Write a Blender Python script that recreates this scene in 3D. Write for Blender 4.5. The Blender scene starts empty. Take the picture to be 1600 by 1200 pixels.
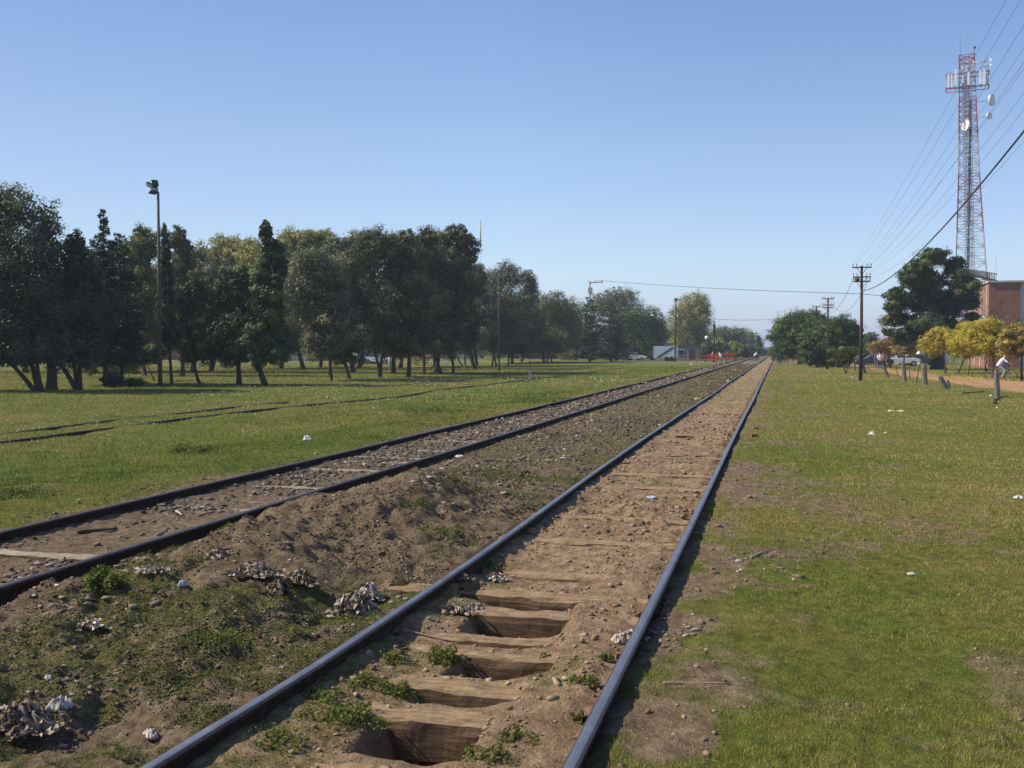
import bpy, bmesh, math, random
import numpy as np
from mathutils import Vector, Matrix
R_ = math.radians
sc = bpy.context.scene
COL = sc.collection
rng = np.random.default_rng(7)
random.seed(7)

# ---------------------------------------------------------------- camera numbers
FPX, HCAM, YH, XV = 1555.0, 1.9, 547.0, 1215.0
PSI = math.atan((XV-800)/FPX)
PITCH = math.atan((600-YH)/FPX)
FW = np.array([-math.sin(PSI), math.cos(PSI)]); RT = np.array([math.cos(PSI), math.sin(PSI)])

def ray(px, py):
    cx, cy = (px-800)/FPX, (600-py)/FPX
    f = math.cos(PITCH)+cy*math.sin(PITCH)
    u = -math.sin(PITCH)+cy*math.cos(PITCH)
    return FW[0]*f+RT[0]*cx, FW[1]*f+RT[1]*cx, u
def G(px, py, z=0.0):
    """ground point seen at a spot of the picture"""
    a, b, c = ray(px, py); t = (z-HCAM)/c
    return a*t, b*t
def P(px, py, d):
    """point at horizontal distance d in front of the camera"""
    a, b, c = ray(px, py); f = a*FW[0]+b*FW[1]; t = d/f
    return np.array([a*t, b*t, HCAM+c*t])
def depth(px, py):
    x, y = G(px, py); return x*FW[0]+y*FW[1]

# ---------------------------------------------------------------- noise
def _h(ix, iy, s):
    n = (ix.astype(np.int64)*374761393+iy.astype(np.int64)*668265263+s*1442695041) & 0x7fffffff
    n = ((n ^ (n >> 13))*1274126177) & 0x7fffffff
    return ((n ^ (n >> 16)) & 0xffff)/65535.0
def vnoise(x, y, s=0):
    x = np.asarray(x, float); y = np.asarray(y, float)
    ix, iy = np.floor(x), np.floor(y); fx, fy = x-ix, y-iy
    fx = fx*fx*fx*(fx*(fx*6-15)+10); fy = fy*fy*fy*(fy*(fy*6-15)+10)
    a = _h(ix, iy, s); b = _h(ix+1, iy, s); c = _h(ix, iy+1, s); d = _h(ix+1, iy+1, s)
    return (a*(1-fx)+b*fx)*(1-fy)+(c*(1-fx)+d*fx)*fy
def fbm(x, y, sc_, o=4, s=0):
    t = 0; a = 1; n = 0; x = np.asarray(x, float)/sc_; y = np.asarray(y, float)/sc_
    for i in range(o):
        t = t+a*(vnoise(x, y, s+i*17)*2-1); n += a; a *= .5
        x, y = x*1.97*0.8+y*1.97*0.6+3.1, -x*1.97*0.6+y*1.97*0.8+7.7
    return t/n
def ss(a, b, x):
    t = np.clip((x-a)/(b-a), 0, 1); return t*t*(3-2*t)

# ---------------------------------------------------------------- object helpers
def tag(o, label=None, cat=None, group=None, kind=None):
    if label: o['label'] = label
    if cat: o['category'] = cat
    if group: o['group'] = group
    if kind: o['kind'] = kind
    return o
def link(name, me, parent=None, mats=()):
    o = bpy.data.objects.new(name, me); COL.objects.link(o)
    if parent is not None: o.parent = parent
    if me is not None:
        for m in (mats if isinstance(mats, (list, tuple)) else [mats]):
            me.materials.append(m)
    return o
def thing(name, label, cat, loc=(0, 0, 0), rz=0, group=None):
    o = link(name, None); o.location = loc; o.rotation_euler = (0, 0, rz)
    return tag(o, label, cat, group)
def np_mesh(name, V, F, smooth=False, attrs=None, colors=None):
    """V (n,3); F (m,k) all faces of the same size"""
    V = np.ascontiguousarray(V, np.float32); F = np.ascontiguousarray(F, np.int32)
    me = bpy.data.meshes.new(name); m, k = F.shape
    me.vertices.add(len(V)); me.vertices.foreach_set('co', V.ravel())
    me.loops.add(m*k); me.loops.foreach_set('vertex_index', F.ravel())
    me.polygons.add(m); me.polygons.foreach_set('loop_start', np.arange(0, m*k, k, dtype=np.int32))
    try: me.polygons.foreach_set('loop_total', np.full(m, k, np.int32))
    except Exception: pass
    if smooth: me.polygons.foreach_set('use_smooth', np.ones(m, bool))
    for nm, a in (attrs or {}).items():
        at = me.attributes.new(nm, 'FLOAT', 'POINT'); at.data.foreach_set('value', np.ascontiguousarray(a, np.float32))
    me.update(); me.validate(); return me

class MB:
    """collects shapes into one mesh"""
    def __init__(s): s.v = []; s.f = []; s.m = []; s.sm = []
    def add(s, V, F, mi=0, smooth=False):
        o = len(s.v); s.v += [tuple(map(float, v)) for v in V]
        for f in F: s.f.append([i+o for i in f]); s.m.append(mi); s.sm.append(smooth)
        return s
    def box(s, c, d, mi=0, rz=0, M=None, taper=1.0):
        x, y, z = d[0]/2, d[1]/2, d[2]/2; V = []
        for sz in (-1, 1):
            t = taper if sz > 0 else 1
            for sx, sy in ((-1, -1), (1, -1), (1, 1), (-1, 1)): V.append(Vector((sx*x*t, sy*y*t, sz*z)))
        Q = Matrix.Rotation(rz, 3, 'Z') if M is None else M
        V = [Q @ v+Vector(c) for v in V]
        return s.add(V, [(3, 2, 1, 0), (4, 5, 6, 7), (0, 1, 5, 4), (1, 2, 6, 5), (2, 3, 7, 6), (3, 0, 4, 7)], mi)
    def tube(s, pts, rad, n=8, mi=0, cap=True, smooth=True):
        pts = [Vector(p) for p in pts]
        if not isinstance(rad, (list, tuple)): rad = [rad]*len(pts)
        V = []; F = []; prev = None
        for i, p in enumerate(pts):
            t = (pts[min(i+1, len(pts)-1)]-pts[max(i-1, 0)]).normalized()
            if prev is None:
                a = Vector((0, 0, 1)) if abs(t.z) < .9 else Vector((1, 0, 0)); u = t.cross(a).normalized()
            else:
                u = (prev-t*prev.dot(t)).normalized()
            prev = u; w = t.cross(u)
            for k in range(n):
                a = 2*math.pi*k/n; V.append(p+(u*math.cos(a)+w*math.sin(a))*rad[i])
        for i in range(len(pts)-1):
            for k in range(n):
                k2 = (k+1) % n; F.append((i*n+k, i*n+k2, (i+1)*n+k2, (i+1)*n+k))
        s.add(V, F, mi, smooth)
        if cap:
            o = len(s.v)-len(V); s.f.append([o+k for k in range(n)][::-1]); s.m.append(mi); s.sm.append(False)
            o2 = o+(len(pts)-1)*n; s.f.append([o2+k for k in range(n)]); s.m.append(mi); s.sm.append(False)
        return s
    def prism(s, poly, y0, y1, mi=0, axis='y'):
        n = len(poly); V = []
        for y in (y0, y1):
            for a, b in poly: V.append((a, y, b) if axis == 'y' else (y, a, b))
        F = [list(range(n))[::-1], [n+i for i in range(n)]]+[(i, (i+1) % n, n+(i+1) % n, n+i) for i in range(n)]
        return s.add(V, F, mi)
    def ball(s, c, r, n=10, mi=0):
        V = []; F = []; r = r if isinstance(r, (tuple, list)) else (r, r, r); m = n//2+1
        for i in range(m+1):
            th = math.pi*i/m
            for k in range(n):
                a = 2*math.pi*k/n
                V.append((c[0]+r[0]*math.sin(th)*math.cos(a), c[1]+r[1]*math.sin(th)*math.sin(a), c[2]+r[2]*math.cos(th)))
        for i in range(m):
            for k in range(n): F.append((i*n+k, (i+1)*n+k, (i+1)*n+(k+1) % n, i*n+(k+1) % n))
        return s.add(V, F, mi, True)
    def mesh(s, name):
        me = bpy.data.meshes.new(name); me.from_pydata(s.v, [], s.f); me.update()
        me.polygons.foreach_set('material_index', s.m); me.polygons.foreach_set('use_smooth', s.sm)
        bm = bmesh.new(); bm.from_mesh(me); bmesh.ops.recalc_face_normals(bm, faces=bm.faces); bm.to_mesh(me); bm.free()
        return me
    def build(s, name, mats, parent=None): return link(name, s.mesh(name), parent, mats)

# ---------------------------------------------------------------- materials
def new_mat(name):
    m = bpy.data.materials.new(name); m.use_nodes = True; nt = m.node_tree
    return m, nt, nt.nodes['Principled BSDF']
def N(nt, t, **kw):
    n = nt.nodes.new(t)
    for k, v in kw.items():
        if k in n.inputs: n.inputs[k].default_value = v
        else: setattr(n, k, v)
    return n
def ramp(nt, fac, stops):
    n = nt.nodes.new('ShaderNodeValToRGB'); cr = n.color_ramp
    while len(cr.elements) > 1: cr.elements.remove(cr.elements[-1])
    cr.elements[0].position = stops[0][0]; cr.elements[0].color = (*stops[0][1], 1)
    for p, c in stops[1:]:
        e = cr.elements.new(p); e.color = (*c, 1)
    nt.links.new(fac, n.inputs[0]); return n.outputs[0]
def noise(nt, scale, detail=4, rough=.6, vec=None):
    n = N(nt, 'ShaderNodeTexNoise', Scale=scale, Detail=detail, Roughness=rough)
    if vec is not None: nt.links.new(vec, n.inputs['Vector'])
    return n.outputs['Fac']
def mixc(nt, f, a, b):
    n = nt.nodes.new('ShaderNodeMix'); n.data_type = 'RGBA'
    for i, v in ((0, f), (6, a), (7, b)):
        if hasattr(v, 'is_linked') or hasattr(v, 'node'): nt.links.new(v, n.inputs[i])
        else: n.inputs[i].default_value = v if i == 0 else (*v, 1)
    return n.outputs[2]
def mathn(nt, op, a, b=0.0, clamp=False):
    n = nt.nodes.new('ShaderNodeMath'); n.operation = op; n.use_clamp = clamp
    for i, v in ((0, a), (1, b)):
        if hasattr(v, 'node'): nt.links.new(v, n.inputs[i])
        else: n.inputs[i].default_value = v
    return n.outputs[0]
def bump(nt, bs, h, strength=.4, dist=.02):
    n = N(nt, 'ShaderNodeBump', Strength=strength, Distance=dist)
    nt.links.new(h, n.inputs['Height']); nt.links.new(n.outputs[0], bs.inputs['Normal'])
def geo_pos(nt): return nt.nodes.new('ShaderNodeNewGeometry').outputs['Position']
def obj_co(nt): return nt.nodes.new('ShaderNodeTexCoord').outputs['Object']

_mc = {}
def M_(name, c, rough=.7, metal=0, var=.25, scale=6, bmp=.15, dist=.01, spec=.3):
    """surface with noise variation"""
    if name in _mc: return _mc[name]
    m, nt, bs = new_mat(name); v = obj_co(nt)
    n = noise(nt, scale, 5, .65, v)
    d = tuple(max(0, x*(1-var)) for x in c); b = tuple(min(1, x*(1+var)) for x in c)
    nt.links.new(ramp(nt, n, [(.3, d), (.7, b)]), bs.inputs['Base Color'])
    bs.inputs['Roughness'].default_value = rough; bs.inputs['Metallic'].default_value = metal
    bs.inputs['Specular IOR Level'].default_value = spec
    if bmp: bump(nt, bs, noise(nt, scale*4, 4, .6, v), bmp, dist)
    _mc[name] = m; return m

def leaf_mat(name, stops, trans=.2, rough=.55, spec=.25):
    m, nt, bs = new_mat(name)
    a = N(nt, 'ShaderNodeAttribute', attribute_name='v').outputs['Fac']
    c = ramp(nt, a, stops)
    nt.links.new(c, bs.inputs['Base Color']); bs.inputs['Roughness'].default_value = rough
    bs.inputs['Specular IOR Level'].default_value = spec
    t = nt.nodes.new('ShaderNodeBsdfTranslucent'); nt.links.new(c, t.inputs[0])
    mx = nt.nodes.new('ShaderNodeMixShader'); mx.inputs[0].default_value = trans
    nt.links.new(bs.outputs[0], mx.inputs[1]); nt.links.new(t.outputs[0], mx.inputs[2])
    nt.links.new(mx.outputs[0], nt.nodes['Material Output'].inputs[0])
    return m

# ================================================================ GROUND
TRK = [(-.84, -2.54), (-5.54, -7.24)]        # rail centre lines of the two tracks
RAILH = .145
# exposed sleepers of the near track: y of the near edge, from where they stand in the place
def ysl(px, py): return G(px, py)[1]
SLY = [ysl(780, 920), ysl(800, 950), ysl(790, 993), ysl(790, 1014), ysl(760, 1062), ysl(730, 1108), ysl(560, 1190)]
SLY = SLY+[SLY[-1]-.6*k for k in range(1, 6)]
# pits between sleepers: (x0, x1, y0, y1, depth)
PITS = []
def pit(pa, pb, ya, yb, dep):   # pa,pb: picture points of left and right end
    x0 = G(*pa)[0]; x1 = G(*pb)[0]; PITS.append((x0, x1, ya, yb, dep))
pit((720, 935), (872, 940), SLY[1]+.12, SLY[0]-.10, .21)
pit((748, 972), (862, 975), SLY[2]+.12, SLY[1]-.10, .25)
pit((722, 1040), (838, 1035), SLY[4]+.13, SLY[3]-.10, .29)
pit((668, 1085), (780, 1085), SLY[5]+.13, SLY[4]-.10, .24)
pit((600, 1150), (712, 1145), SLY[6]+.13, SLY[5]-.10, .37)
def gauss(x, y, c, sx, sy, h, rot=0):
    dx, dy = x-c[0], y-c[1]; ca, sa = math.cos(rot), math.sin(rot)
    a, b = dx*ca+dy*sa, -dx*sa+dy*ca
    return h*np.exp(-.5*((a/sx)**2+(b/sy)**2))
def Hgt(x, y, fine=True):
    x = np.asarray(x, float); y = np.asarray(y, float)
    near = 1-ss(25, 110, np.hypot(x, y))
    z = -.03+.05*fbm(x, y, 2.3, 3, 1)*near+.10*fbm(x, y, 14, 3, 2)*ss(1.0, 6, np.abs(x+4)-3.5)*ss(3, 12, np.abs(x+4))
    z = np.where(x > -1, z+.085*(1-ss(-.5, .9, x))+.02*(1-ss(-.4, 1.6, x))+.02*ss(-.6, .6, x)+.02*fbm(x, y, .3, 3, 4)*near, z)
    # left grass: small bank down from the ballast
    z = z-.16*ss(-8, -12.5, x)*1.0+.07*np.maximum(0, fbm(x, y, .9, 3, 6))*ss(-8.2, -9, x)*near+.05*fbm(x, y, 1.1, 3, 5)*ss(-7.6, -9, x)*near
    z = z+gauss(x, y, G(660, 655), .8, 2.5, .12)+gauss(x, y, G(30, 760), 1.0, .9, .10)+gauss(x, y, G(300, 705), 1.0, 2.0, .12)
    # inside the near track
    m1 = ss(-2.66, -2.50, x)*(1-ss(-.88, -.74, x))
    far = ss(8.4, 9.2, y)
    inn = .022+.030*fbm(x, y, .9, 3, 9)+.022*fbm(x, y, .22, 3, 10)*(.4+far)+far*.012
    heapR = ss(-1.62, -1.25, x)*(1-far)*.065*(.6+.6*fbm(x, y, .5, 2, 12))
    heapL = (1-ss(-2.35, -1.95, x))*(1-far)*.07*(.7+.5*fbm(x, y, .5, 2, 13))
    inn = inn+heapR+heapL-(1-far)*.045
    inn = inn+.030*(1-ss(.02, .22, np.abs(x+2.46)))-.03*(1-ss(0, .12, np.abs(x+.93)))
    z = z*(1-m1)+inn*m1
    for x0, x1, y0, y1, dp in PITS:
        k = ss(x0-.14, x0+.06, x+.05*fbm(x, y, .3, 2, 21))*(1-ss(x1-.06, x1+.15, x+.05*fbm(x, y, .3, 2, 22)))*ss(y0-.05, y0+.03, y)*(1-ss(y1-.02, y1+.05, y))
        z = z-dp*k
    # between the tracks: rubble and mounds
    m2 = ss(-5.50, -5.30, x)*(1-ss(-2.75, -2.58, x))
    mid = .03+.055*fbm(x, y, 1.3, 4, 31)+.03*fbm(x, y, .35, 3, 32)
    mid = mid+gauss(x, y, G(560, 820), .70, 1.15, .28, -.2)+gauss(x, y, G(665, 800), .36, 1.0, .26, .15)
    mid = mid+gauss(x, y, G(395, 885), .35, .5, .17)+gauss(x, y, G(455, 905), .28, .35, .14)-gauss(x, y, G(520, 955), .35, .45, .17)
    mid = mid+gauss(x, y, G(100, 950), .8, .8, .12)+gauss(x, y, G(20, 1120), .3, .3, .14)-gauss(x, y, G(90, 1150), .3, .3, .12)
    mid = mid+gauss(x, y, G(300, 1000), .4, .4, .09)-gauss(x, y, G(210, 1010), .25, .3, .10)-gauss(x, y, G(400, 1030), .3, .3, .06)
    mid = mid+gauss(x, y, G(945, 668), .5, 1.6, .16)+gauss(x, y, G(740, 752), .5, 1.0, .13)+gauss(x, y, G(840, 700), .5, 1.6, .08)
    edge = np.minimum(ss(0, .35, x+5.45), ss(0, .38, -2.62-x))
    rough = .085*np.abs(fbm(x, y, .30, 3, 33))+.045*fbm(x, y, .12, 3, 34)+.05*np.maximum(0, fbm(x, y, .5, 3, 35))
    hol = gauss(x, y, (-2.85, SLY[0]), .22, .55, .06)
    z = z*(1-m2)+((mid+rough*(1-.65*ss(8.5, 14, y))*(1-ss(14, 45, y)))*edge+(.028+.035*(x < -4))*(1-edge)-hol)*m2
    # inside the far track
    m3 = ss(-7.3, -7.2, x)*(1-ss(-5.6, -5.5, x))
    z = z*(1-m3)+(.02+.035*(1-ss(.03, .25, np.abs(x+7.18)))+.018*fbm(x, y, .6, 3, 41)+.010*fbm(x, y, .12, 2, 42))*m3
    sh = (ss(-8.4, -7.4, x)*(1-ss(-7.3, -7.2, x)))
    z = z*(1-sh)+(.005+.02*fbm(x, y, .7, 3, 43))*sh
    if fine is not None: z = z+.014*fbm(x, y, .09, 3, 51)*near
    # clods in the dry dirt of the near track
    cl = np.maximum(0, fbm(x, y, .13, 2, 61)-.05)*m1*(.25+.9*np.exp(-((y-11.2)/1.1)**2)+.5*ss(8.5, 10, y))
    z = z+.05*cl*ss(-.2, .4, fbm(x, y, .9, 2, 62)+.2)
    z = np.where(y > 140, z*(1-ss(140, 147, y)), z)
    return z
def masks(x, y):
    """dirt, gravel, green amount of the grass"""
    nz = fbm(x, y, 1.6, 4, 71); nz2 = fbm(x, y, .45, 3, 72); nb = fbm(x, y, 6, 3, 73)
    d = np.zeros_like(x)
    # right side: worn strip next to the rail with spots of bare dirt
    w = .05+.8*nz+.6*nz2
    dr = (1-ss(w-.1, w+.75, x+.75))*(x > -.85)
    dr = dr*(.40+.5*ss(-.3, .3, nz2))
    dr = np.maximum(dr, ss(.12, .6, nz*.7+nz2*.6+.3*np.exp(-((x-.6)/1.3)**2))*.55*(x > -.8)*(1-ss(8, 26, x)*.6))
    dr = np.maximum(dr, ss(-.1, .35, nz*.7+gauss(x, y, G(1140, 1085), .50, .40, .62)-.35)*(x > -.6)*(x < 3))
    d = np.maximum(d, dr*(x > -.85))
    # inside the near track
    i1 = (x > -2.6)*(x < -.8)
    gr = ss(.05, .5, .7*fbm(x, y, .7, 3, 74)+.4*fbm(x, y, .25, 2, 77)+.6*ss(16, 40, y)+(1-ss(6.5, 8.6, y))*(.62*(1-ss(-2.25, -1.80, x))+.48*ss(-1.5, -1.3, x)*(1-ss(-1.15, -1.0, x)))-.12)
    d = np.where(i1 > 0, 1-.48*gr, d)
    # between tracks
    i2 = (x >= -5.5)*(x <= -2.6)
    g2 = ss(-.15, .40, .7*fbm(x, y, 1.0, 4, 75)+.75*fbm(x, y, .26, 3, 76)+.42*(1-ss(5.8, 8.2, y))*ss(-5.2, -4.3, x)+.1*(1-ss(6.5, 8.5, y))+.20*ss(9, 14, y)*ss(-4.2, -3.2, x)+.38*ss(11, 18, y)-gauss(x, y, G(530, 835), .75, 1.1, .9)-.05)
    d = np.where(i2 > 0, 1-.42*g2, d)
    i3 = (x > -7.4)*(x < -5.5)
    d = np.where(i3 > 0, 1-.38*ss(.1, .5, nz+.3*nz2), d)
    i4 = (x <= -7.4)
    w4 = -7.75+.45*nz+.2*nz2-.5*ss(10, 5, y)
    d = np.where(i4 > 0, np.maximum(ss(w4-.6, w4+.15, x), ss(.45, .8, nz*.9+nz2*.4)*.5*(x > -30)), d)
    grav = i3*.7*ss(6, 16, y+3*nz)+i2*(.55*ss(10, 20, y)+.6*gauss(x, y, G(740, 752), .6, 1.2, 1)+gauss(x, y, G(945, 668), .6, 1.8, 1.)+.5*gauss(x, y, G(870, 690), .5, 2, 1.))
    grav = np.clip(grav, 0, 1)
    lush = np.clip(.5+.55*nb+.35*nz+.25*ss(-7, -10, x)*ss(-22, -12, x), 0, 1)
    return np.clip(d, 0, 1), grav, lush

def axis(lo, f0, f1, hi, st, gr):
    a = list(np.arange(f0, f1, st)); s = st; v = a[-1]
    while v < hi: s *= gr; s = min(s, max(st, .035*abs(v)+.02)*1.0) if False else s; v += s; a.append(v)
    s = st; v = f0; b = []
    while v > lo: s *= gr; v -= s; b.append(v)
    return np.array(b[::-1]+a)
XS = axis(-3500, -7.6, 1.6, 3500, .026, 1.07)
YS = []
v = 3.4; s = .024
while v < 5000:
    YS.append(v); s = .024 if v < 10.5 else min(s*1.02, .02*v); v += s
b = []; v = 3.4; s = .05
while v > -600: s *= 1.15; v -= s; b.append(v)
YS = np.array(b[::-1]+YS)
gx, gy = np.meshgrid(XS, YS); nx, ny = len(XS), len(YS)
gz = Hgt(gx.ravel(), gy.ravel())
md, mg, ml = masks(gx.ravel(), gy.ravel())
idx = np.arange(nx*ny).reshape(ny, nx)
F = np.stack([idx[:-1, :-1], idx[:-1, 1:], idx[1:, 1:], idx[1:, :-1]], -1).reshape(-1, 4)
gme = np_mesh('ground', np.stack([gx.ravel(), gy.ravel(), gz], -1), F, True, {'dirt': md, 'gravel': mg, 'lush': ml})
# near-track amount decides which earth colour
ea = ss(-2.66, -2.5, gx.ravel())*(1-.85*ss(-.95, -.65, gx.ravel()))
at = gme.attributes.new('tan', 'FLOAT', 'POINT'); at.data.foreach_set('value', ea.astype(np.float32))
def ground_mat():
    m, nt, bs = new_mat('earth and grass'); p = geo_pos(nt)
    A = lambda n: N(nt, 'ShaderNodeAttribute', attribute_name=n).outputs['Fac']
    n1, n2, n3 = noise(nt, .8, 6, .65, p), noise(nt, 9, 6, .7, p), noise(nt, 60, 5, .7, p)
    n0 = noise(nt, .18, 5, .6, p)
    dark = ramp(nt, n2, [(.28, (.085, .056, .032)), (.5, (.205, .150, .092)), (.72, (.37, .285, .19))])
    tan = ramp(nt, n2, [(.25, (.135, .084, .045)), (.48, (.34, .23, .135)), (.75, (.53, .39, .25))])
    earth = mixc(nt, A('tan'), dark, tan)
    earth = mixc(nt, mathn(nt, 'MULTIPLY', ramp(nt, n1, [(.45, (0, 0, 0)), (.7, (1, 1, 1))]), .55), earth, (.19, .12, .066))
    grv = ramp(nt, n3, [(.3, (.050, .038, .028)), (.5, (.15, .11, .078)), (.7, (.30, .235, .17))])
    earth = mixc(nt, mathn(nt, 'MULTIPLY', A('gravel'), .8), earth, grv)
    g_l = ramp(nt, n2, [(.25, (.052, .066, .011)), (.5, (.115, .148, .020)), (.75, (.19, .22, .036))])
    g_d = ramp(nt, n2, [(.25, (.085, .070, .022)), (.5, (.18, .155, .042)), (.75, (.29, .24, .085))])
    lf = mathn(nt, 'ADD', A('lush'), mathn(nt, 'MULTIPLY', mathn(nt, 'SUBTRACT', n1, .5), 1.6), True)
    lf = mathn(nt, 'ADD', lf, mathn(nt, 'MULTIPLY', mathn(nt, 'SUBTRACT', n0, .5), 1.5), True)
    grass = mixc(nt, lf, g_d, g_l)
    # the mask broken up by fine noise
    f = mathn(nt, 'ADD', A('dirt'), mathn(nt, 'MULTIPLY', mathn(nt, 'SUBTRACT', n2, .5), .9))
    f = mathn(nt, 'ADD', f, mathn(nt, 'MULTIPLY', mathn(nt, 'SUBTRACT', n3, .5), .7))
    f = mathn(nt, 'ADD', f, mathn(nt, 'MULTIPLY', mathn(nt, 'SUBTRACT', noise(nt, 2.6, 5, .7, p), .5), .8))
    f = ramp(nt, f, [(.22, (0, 0, 0)), (.72, (1, 1, 1))])
    nt.links.new(mixc(nt, f, grass, earth), bs.inputs['Base Color'])
    bs.inputs['Roughness'].default_value = .95; bs.inputs['Specular IOR Level'].default_value = .1
    h = mathn(nt, 'ADD', n3, mathn(nt, 'MULTIPLY', n2, 2.4))
    h = mathn(nt, 'ADD', h, mathn(nt, 'MULTIPLY', noise(nt, 3, 4, .6, p), 3.0))
    bump(nt, bs, h, .9, .045); return m
ground = link('ground', gme, None, ground_mat()); tag(ground, kind='structure')
def gz1(x, y): return float(Hgt(np.array([x]), np.array([y]))[0])
def GP(px, py, dz=0):
    """where the line of sight first meets the ground"""
    a, b, c = ray(px, py); t0 = (.5-HCAM)/c; t1 = (-.6-HCAM)/c; t = np.linspace(t0, t1, 400)
    x, y, z = a*t, b*t, HCAM+c*t; h = Hgt(x, y); k = int(np.argmax(z <= h)); return (float(x[k]), float(y[k]), float(h[k])+dz)

# ---------------------------------------------------------------- path and road
def sheet(name, left, right, mat, dz=.012, n=60, m=6):
    """strip between two edge lines, following the ground"""
    def res(pl):
        pl = np.array(pl, float); d = np.r_[0, np.cumsum(np.hypot(*np.diff(pl, axis=0).T))]; t = np.linspace(0, d[-1], n)
        return np.stack([np.interp(t, d, pl[:, 0]), np.interp(t, d, pl[:, 1])], -1)
    L, Rr = res(left), res(right); V = []
    for j in range(m):
        k = j/(m-1); q = L*(1-k)+Rr*k
        if j in (0, m-1): q = q+.12*np.stack([fbm(q[:, 0], q[:, 1], 1.2, 3, 5+j), fbm(q[:, 0], q[:, 1], 1.2, 3, 9+j)], -1)
        V.append(np.c_[q, Hgt(q[:, 0], q[:, 1])+(dz if 0 < j < m-1 else -.01)])
    V = np.concatenate(V); F = [[j*n+i, j*n+i+1, (j+1)*n+i+1, (j+1)*n+i] for j in range(m-1) for i in range(n-1)]
    o = link(name, np_mesh(name, V, F, True), None, mat); return tag(o, kind='structure')
m, nt, bs = new_mat('path dirt'); p = geo_pos(nt)
nt.links.new(ramp(nt, noise(nt, 3, 6, .7, p), [(.3, (.30, .15, .065)), (.7, (.44, .245, .12))]), bs.inputs['Base Color']); bs.inputs['Roughness'].default_value = .95
bump(nt, bs, noise(nt, 25, 4, .6, p), .4, .02)
PATHM = m
sheet('path', [G(1275, 566.5), G(1352, 574), G(1421, 589), G(1490, 600), G(1600, 614), G(1800, 640), G(2300, 720)],
      [G(1275, 565.5), G(1352, 570.5), G(1421, 578), G(1490, 587.5), G(1600, 597), G(1800, 616), G(2300, 670)], PATHM, .02, 120, 8)
m, nt, bs = new_mat('road asphalt'); p = geo_pos(nt)
nt.links.new(ramp(nt, noise(nt, 1.2, 6, .7, p), [(.3, (.13, .12, .11)), (.7, (.21, .19, .17))]), bs.inputs['Base Color']); bs.inputs['Roughness'].default_value = .85
sheet('road', [(-330, 150), (300, 150)], [(-330, 158), (300, 158)], m, .05, 200, 4)
sheet('footpath', [(-190, 128), (-120, 122), (-40, 118)], [(-190, 131), (-120, 124.5), (-40, 120)], PATHM, .02, 80, 5)

# ================================================================ RAILS
rm, nt, bs = new_mat('rail rust'); v = geo_pos(nt)
nt.links.new(ramp(nt, noise(nt, 14, 5, .7, v), [(.3, (.018, .011, .008)), (.7, (.065, .040, .028))]), bs.inputs['Base Color']); bs.inputs['Roughness'].default_value = .7
bs.inputs['Roughness'].default_value = .9; bs.inputs['Specular IOR Level'].default_value = .12; bump(nt, bs, noise(nt, 90, 4, .6, v), .4, .004); RUST = rm
rt, nt, bs = new_mat('rail running surface'); v = geo_pos(nt)
nt.links.new(ramp(nt, noise(nt, 5, 5, .7, v), [(.3, (.17, .16, .165)), (.7, (.32, .31, .32))]), bs.inputs['Base Color']); bs.inputs['Roughness'].default_value = .38; bs.inputs['Metallic'].default_value = .75
RTOP = rt
rd, nt, bs = new_mat('rail dull top'); v = geo_pos(nt)
nt.links.new(ramp(nt, noise(nt, 5, 5, .7, v), [(.3, (.045, .034, .030)), (.7, (.11, .085, .072))]), bs.inputs['Base Color']); bs.inputs['Roughness'].default_value = .42; bs.inputs['Metallic'].default_value = .5
RDULL = rd
PROF = [(-.065, 0), (-.065, .011), (-.012, .028), (-.009, .10), (-.034, .112), (-.036, .136), (-.031, .144), (-.022, .1475), (.022, .1475), (.031, .144), (.036, .136), (.034, .112), (.009, .10), (.012, .028), (.065, .011), (.065, 0)]
def rail(x0, ys, wob, parent, top, name='rail', zoff=0.0, amp=.02, scale=1.0):
    V = []; n = len(PROF); F = []; mi = []; wz = fbm(np.asarray(ys, float), np.full(len(ys), x0*3), 9, 2, 91)
    for i, y in enumerate(ys):
        xx = x0+wob(y); zz = (zoff(y) if callable(zoff) else zoff)+amp*.5*wz[i]
        for a, b in PROF: V.append((xx+a*scale, y, zz+b*scale))
    for i in range(len(ys)-1):
        for k in range(n):
            k2 = (k+1) % n; F.append((i*n+k, i*n+k2, (i+1)*n+k2, (i+1)*n+k)); mi.append(1 if k == 7 else (2 if k in (5, 6, 8, 9) else 0))
    me = np_mesh(name, V, F, False); me.polygons.foreach_set('material_index', mi)
    mm = len(mi); me.update(); o = link(name, me, parent, [RUST, top, RDULL]); return o
ys = np.r_[np.arange(-8, 30, .5), np.arange(30, 80, 2), np.arange(80, 700, 10)]
def wood_mat(name, a, b_, c):
    m, nt, bs = new_mat(name); mp = nt.nodes.new('ShaderNodeMapping'); mp.inputs['Scale'].default_value = (1.2, 14, 14); nt.links.new(geo_pos(nt), mp.inputs[0])
    n1 = noise(nt, 2.2, 7, .72, mp.outputs[0]); n2 = noise(nt, 7, 5, .7, geo_pos(nt)); f = mathn(nt, 'ADD', mathn(nt, 'MULTIPLY', n1, .6), mathn(nt, 'MULTIPLY', n2, .4))
    nt.links.new(ramp(nt, f, [(.32, a), (.5, b_), (.66, c)]), bs.inputs['Base Color']); bs.inputs['Roughness'].default_value = .95; bs.inputs['Specular IOR Level'].default_value = .1
    bump(nt, bs, f, .9, .03); return m
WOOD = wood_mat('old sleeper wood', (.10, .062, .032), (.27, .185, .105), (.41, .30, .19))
WOODS = wood_mat('dark sleeper side', (.055, .035, .021), (.14, .09, .052), (.24, .16, .095))  # old timber, with shade on the side faces worked into the darker colour
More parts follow.
